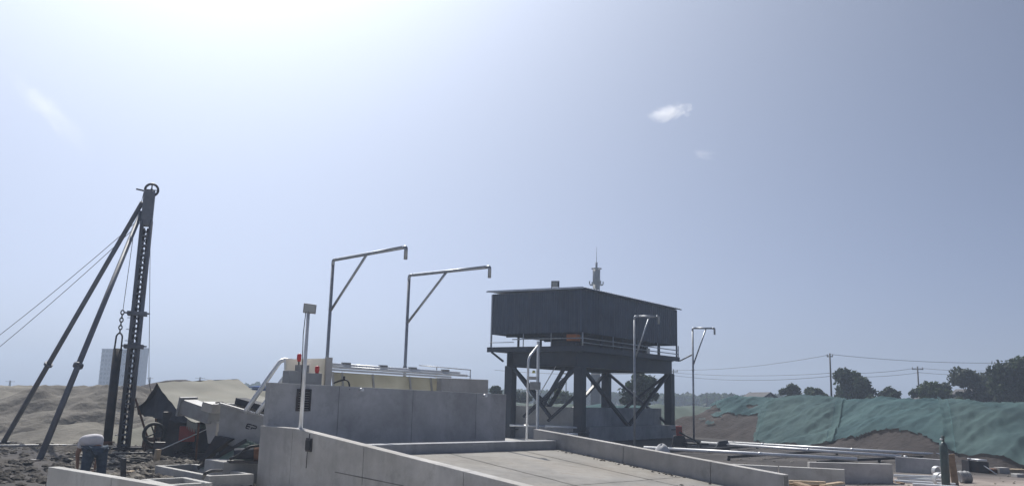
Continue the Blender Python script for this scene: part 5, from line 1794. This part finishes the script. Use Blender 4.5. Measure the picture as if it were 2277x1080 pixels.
tag(m.build('cement_sack', M['bag'], origin=c), 'white woven sack slumped beyond the right hand ramp wall', 'sack')

# ================================================================== LEFT GROUND CLUTTER
rng = random.Random(5)
m = MB()
def clod(c, r):
    vs = []
    for (x, y, z) in ((1, 0, 0), (-1, 0, 0), (0, 1, 0), (0, -1, 0), (0, 0, 1), (.6, .6, .5), (-.6, .5, .5), (.5, -.6, .45), (-.5, -.6, .5)):
        k = r * rng.uniform(.7, 1.2)
        vs.append((c[0] + x * k, c[1] + y * k, c[2] + z * k * .65))
    fs = [(0, 5, 7), (5, 2, 6), (6, 1, 8), (8, 3, 7), (4, 5, 6), (4, 6, 8), (4, 8, 7), (4, 7, 5), (0, 2, 5), (2, 1, 6), (1, 3, 8), (3, 0, 7)]
    m.add(vs, fs, False)
for k in range(1500):
    px = rng.uniform(-40, 560); py = rng.uniform(985, 1085)
    p = G(px, py, GZ)
    clod((p.x, p.y, ground_h(p.x, p.y)), rng.uniform(.03, .16) * rng.uniform(.5, 1.4))
tag(m.build('mud_clods', M['mud']), 'scattered mud clods and rubble round the drilling rig', 'rubble', kind='stuff')
m = MB()
for k in range(420):
    px = rng.uniform(150, 420); py = rng.uniform(1010, 1075)
    p = G(px, py, GZ)
    clod((p.x, p.y, ground_h(p.x, p.y) + .02), rng.uniform(.05, .17))
for k in range(500):
    p = Vector((rng.uniform(9, 24), rng.uniform(22, 42), 0))
    clod((p.x, p.y, GZ), rng.uniform(.02, .07))
tag(m.build('broken_stones', M['stone']), 'pale broken stones and gravel lying on the ground', 'stones', kind='stuff')
m = MB()
for k in range(260):
    t = 4.2 + 5 * rng.random() ** .6; s_ = rng.uniform(-6.6, -.15)
    if rng.random() < .35: t = rng.uniform(.2, 4.5); s_ = rng.choice((-6.6, -.25)) + rng.uniform(-.15, .15)
    p = R(max(-6.7, min(-.1, s_)), t, floor_z(t) + .004)
    clod((p.x, p.y, p.z), rng.uniform(.012, .05))
tag(m.build('ramp_grit', M['mud']), 'dried mud crumbs scattered over the ramp floor', 'grit', kind='stuff')
# pale hose along the foot of the sand heap
m = MB(); m.tube([G(-60, 991, GZ + .12), G(40, 990, GZ + .12), G(110, 989, GZ + .1), G(175, 990, GZ + .12)], .045, 8)
tag(m.build('pale_hose', M['white'], origin=G(40, 990, GZ)), 'pale hose lying along the foot of the sand heap on the left', 'hose')
# stakes and planks by the rig
a = G(346, 1038, GZ); m = MB(); m.bar(a, Vector((a.x + .03, a.y, D(348, 998, a.y).z)), .14, .12)
tag(m.build('wood_stake', M['wood2'], origin=a, bevel=.005), 'short pale wooden stake in front of the winch', 'stake')
a = G(275, 1085, GZ); a = D(276, 1075, 19.0); m = MB(); m.bar(Vector((a.x, a.y, GZ - .1)), D(275, 1018, 19.0), .09, .08)
tag(m.build('wood_stake', M['dark'], origin=Vector((a.x, a.y, GZ)), bevel=.005), 'dark stake standing just right of the stooping worker', 'stake')
for k, (x0, y0, x1, y1, mm, lab) in enumerate(((150, 1018, 262, 1016, 'dark', 'dark beam lying on the mud behind the stooping worker'), (250, 1010, 330, 1008, 'dark', 'dark beam lying under the foot of the drilling mast'), (285, 1052, 332, 1044, 'wood2', 'pale plank on the rubble right of the worker'))):
    a, b = G(x0, y0, GZ + .1), G(x1, y1, GZ + .1)
    m = MB(); m.bar(a, b, .16, .12)
    tag(m.build('ground_beam', M[mm], origin=(a + b) / 2, bevel=.006), lab, 'beam')

heap('mud_heap', [(G(128, 1012, GZ), G(160, 1012, GZ), .5, .9)], M['mud'], 'small dark mud heap between the stay tube and the stooping worker', amp=.1, fr=1.6, res=.1, seed=31)
heap('mud_heap', [(G(352, 1040, GZ), G(368, 1040, GZ), .38, .6)], M['mud'], 'small dark mud heap at the corner of the farther settling tank', amp=.1, fr=1.8, res=.09, seed=33)
heap('mud_heap', [(G(-5, 1036, GZ), G(40, 1032, GZ), .3, .9)], M['mud'], 'low dark mud heap at the left edge under the stay tube', amp=.1, fr=1.4, res=.1, seed=35)
def drum(px, py, label, mm, lay=False):
    c = G(px, py, GZ)
    root = thing('oil_drum', c, label, 'drum', 'oil drums by the drilling rig')
    rr, hh_ = .27, .82
    if lay:
        d = Vector((.8, .6, 0)); o = c + UP * rr
    else:
        d = UP; o = c
    m = MB(); m.tube([o, o + d * hh_], rr, 20); m.build('body', M[mm], root)
    for k in (.02, .3, .55, .79):
        m = MB(); m.tube([o + d * (k - .012), o + d * (k + .022)], rr * 1.035, 20); m.build('hoop', M[mm], root)
    m = MB(); m.tube([o + d * (hh_ + .002), o + d * (hh_ + .02)], .03, 8); m.build('bung', M['galv'], root)
drum(478, 1012, 'dark blue oil drum standing between the winch and the conveyor', 'tarpdark')
drum(318, 1006, 'rusty oil drum lying on its side right of the mast foot', 'rust', True)
for k, (px, py, rr, lab) in enumerate(((300, 1030, .32, 'black hose coil lying on the mud right of the mast'), (228, 1020, .3, 'black hose coil lying on the mud just behind the worker'))):
    c = G(px, py, GZ + .05)
    m = MB()
    for j in range(4):
        m.tube([c + Vector((math.cos(t) * (rr + .02 * j), math.sin(t) * (rr - .015 * j), .045 * j + .02 * math.sin(3 * t + j))) for t in [2 * math.pi * i / 28 for i in range(29)]], .028, 6, caps=False)
    tag(m.build('hose_coil', M['black'], origin=c), lab, 'hose coil', 'hose coils by the drilling rig')
# ================================================================== CLOUDS
def cloud(px, py, d, half, tilt, dens, thresh, label, nscale, seed=0.0):
    """vapour in an ellipsoid shell, broken up by noise"""
    cm_, nt, b = new_mat('cloud_vapour')
    nt.nodes.remove(b)
    pv = nt.nodes.new('ShaderNodeVolumePrincipled')
    pv.inputs['Color'].default_value = (1, 1, 1, 1)
    pv.inputs['Anisotropy'].default_value = .6
    tc = nt.nodes.new('ShaderNodeTexCoord')
    mp_ = nt.nodes.new('ShaderNodeMapping')
    mp_.inputs['Location'].default_value = (seed, seed * 2, 0)
    mp_.inputs['Scale'].default_value = (1, 1, 1.7)
    nt.links.new(tc.outputs['Object'], mp_.inputs['Vector'])
    nz = nt.nodes.new('ShaderNodeTexNoise')
    nz.inputs['Scale'].default_value = nscale
    nz.inputs['Detail'].default_value = 8
    nz.inputs['Roughness'].default_value = .62
    nz.inputs['Distortion'].default_value = .8
    nt.links.new(mp_.outputs[0], nz.inputs['Vector'])
    ln = nt.nodes.new('ShaderNodeVectorMath'); ln.operation = 'MULTIPLY'
    ln.inputs[1].default_value = (1 / half[0], 1 / half[1], 1 / half[2])
    nt.links.new(tc.outputs['Object'], ln.inputs[0])
    l2 = nt.nodes.new('ShaderNodeVectorMath'); l2.operation = 'LENGTH'
    nt.links.new(ln.outputs[0], l2.inputs[0])
    sb = nt.nodes.new('ShaderNodeMath'); sb.operation = 'MULTIPLY_ADD'
    sb.inputs[1].default_value = -1.0; sb.inputs[2].default_value = thresh
    nt.links.new(l2.outputs['Value'], sb.inputs[0])
    ad = nt.nodes.new('ShaderNodeMath'); ad.operation = 'MULTIPLY_ADD'; ad.inputs[1].default_value = 1.9
    nt.links.new(nz.outputs['Fac'], ad.inputs[0]); nt.links.new(sb.outputs[0], ad.inputs[2])
    cl = nt.nodes.new('ShaderNodeMapRange')
    cl.inputs['From Min'].default_value = .18; cl.inputs['From Max'].default_value = 1.2
    cl.inputs['To Min'].default_value = 0; cl.inputs['To Max'].default_value = dens
    nt.links.new(ad.outputs[0], cl.inputs['Value'])
    nt.links.new(cl.outputs[0], pv.inputs['Density'])
    nt.links.new(pv.outputs[0], nt.nodes['Material Output'].inputs['Volume'])
    hx, hy, hz_ = [h * 1.3 for h in half]
    q = MB(); q.grid(lambda a, b: Vector((math.cos(-a * 6.2832) * math.sin(b * 3.1416) * hx, math.sin(-a * 6.2832) * math.sin(b * 3.1416) * hy, math.cos(b * 3.1416) * hz_)), 24, 12)
    co = q.build('cloud', cm_)
    co.location = D(px, py, d)
    co.rotation_euler = (0, rad(tilt), 0)
    tag(co, label, 'cloud')
cloud(1487, 250, 1500, (46, 20, 19), -10, .075, .05, 'single small white cloud in the upper right sky', .038)
cloud(1566, 345, 1500, (30, 16, 12), 8, .018, .0, 'very faint wisp of cloud just below the small white cloud', .045, 40)
cloud(110, 250, 1600, (170, 60, 32), 42, .006, -.1, 'faint slanting streak of thin cloud in the bright upper left sky', .02, 90)

# ================================================================== HAZE
HAZE = 0.0014
if HAZE:
    hm_, nt, b = new_mat('haze_air')
    nt.nodes.remove(b)
    pv = nt.nodes.new('ShaderNodeVolumePrincipled')
    pv.inputs['Color'].default_value = (.60, .71, .88, 1)
    pv.inputs['Density'].default_value = HAZE
    pv.inputs['Anisotropy'].default_value = .3
    nt.links.new(pv.outputs[0], nt.nodes['Material Output'].inputs['Volume'])
    q = MB(); q.obox(Vector((-900, -80, GZ - 1.6)), Vector((1800, 0, 0)), Vector((0, 1200, 0)), UP * 42)
    tag(q.build('haze', hm_), kind='stuff')
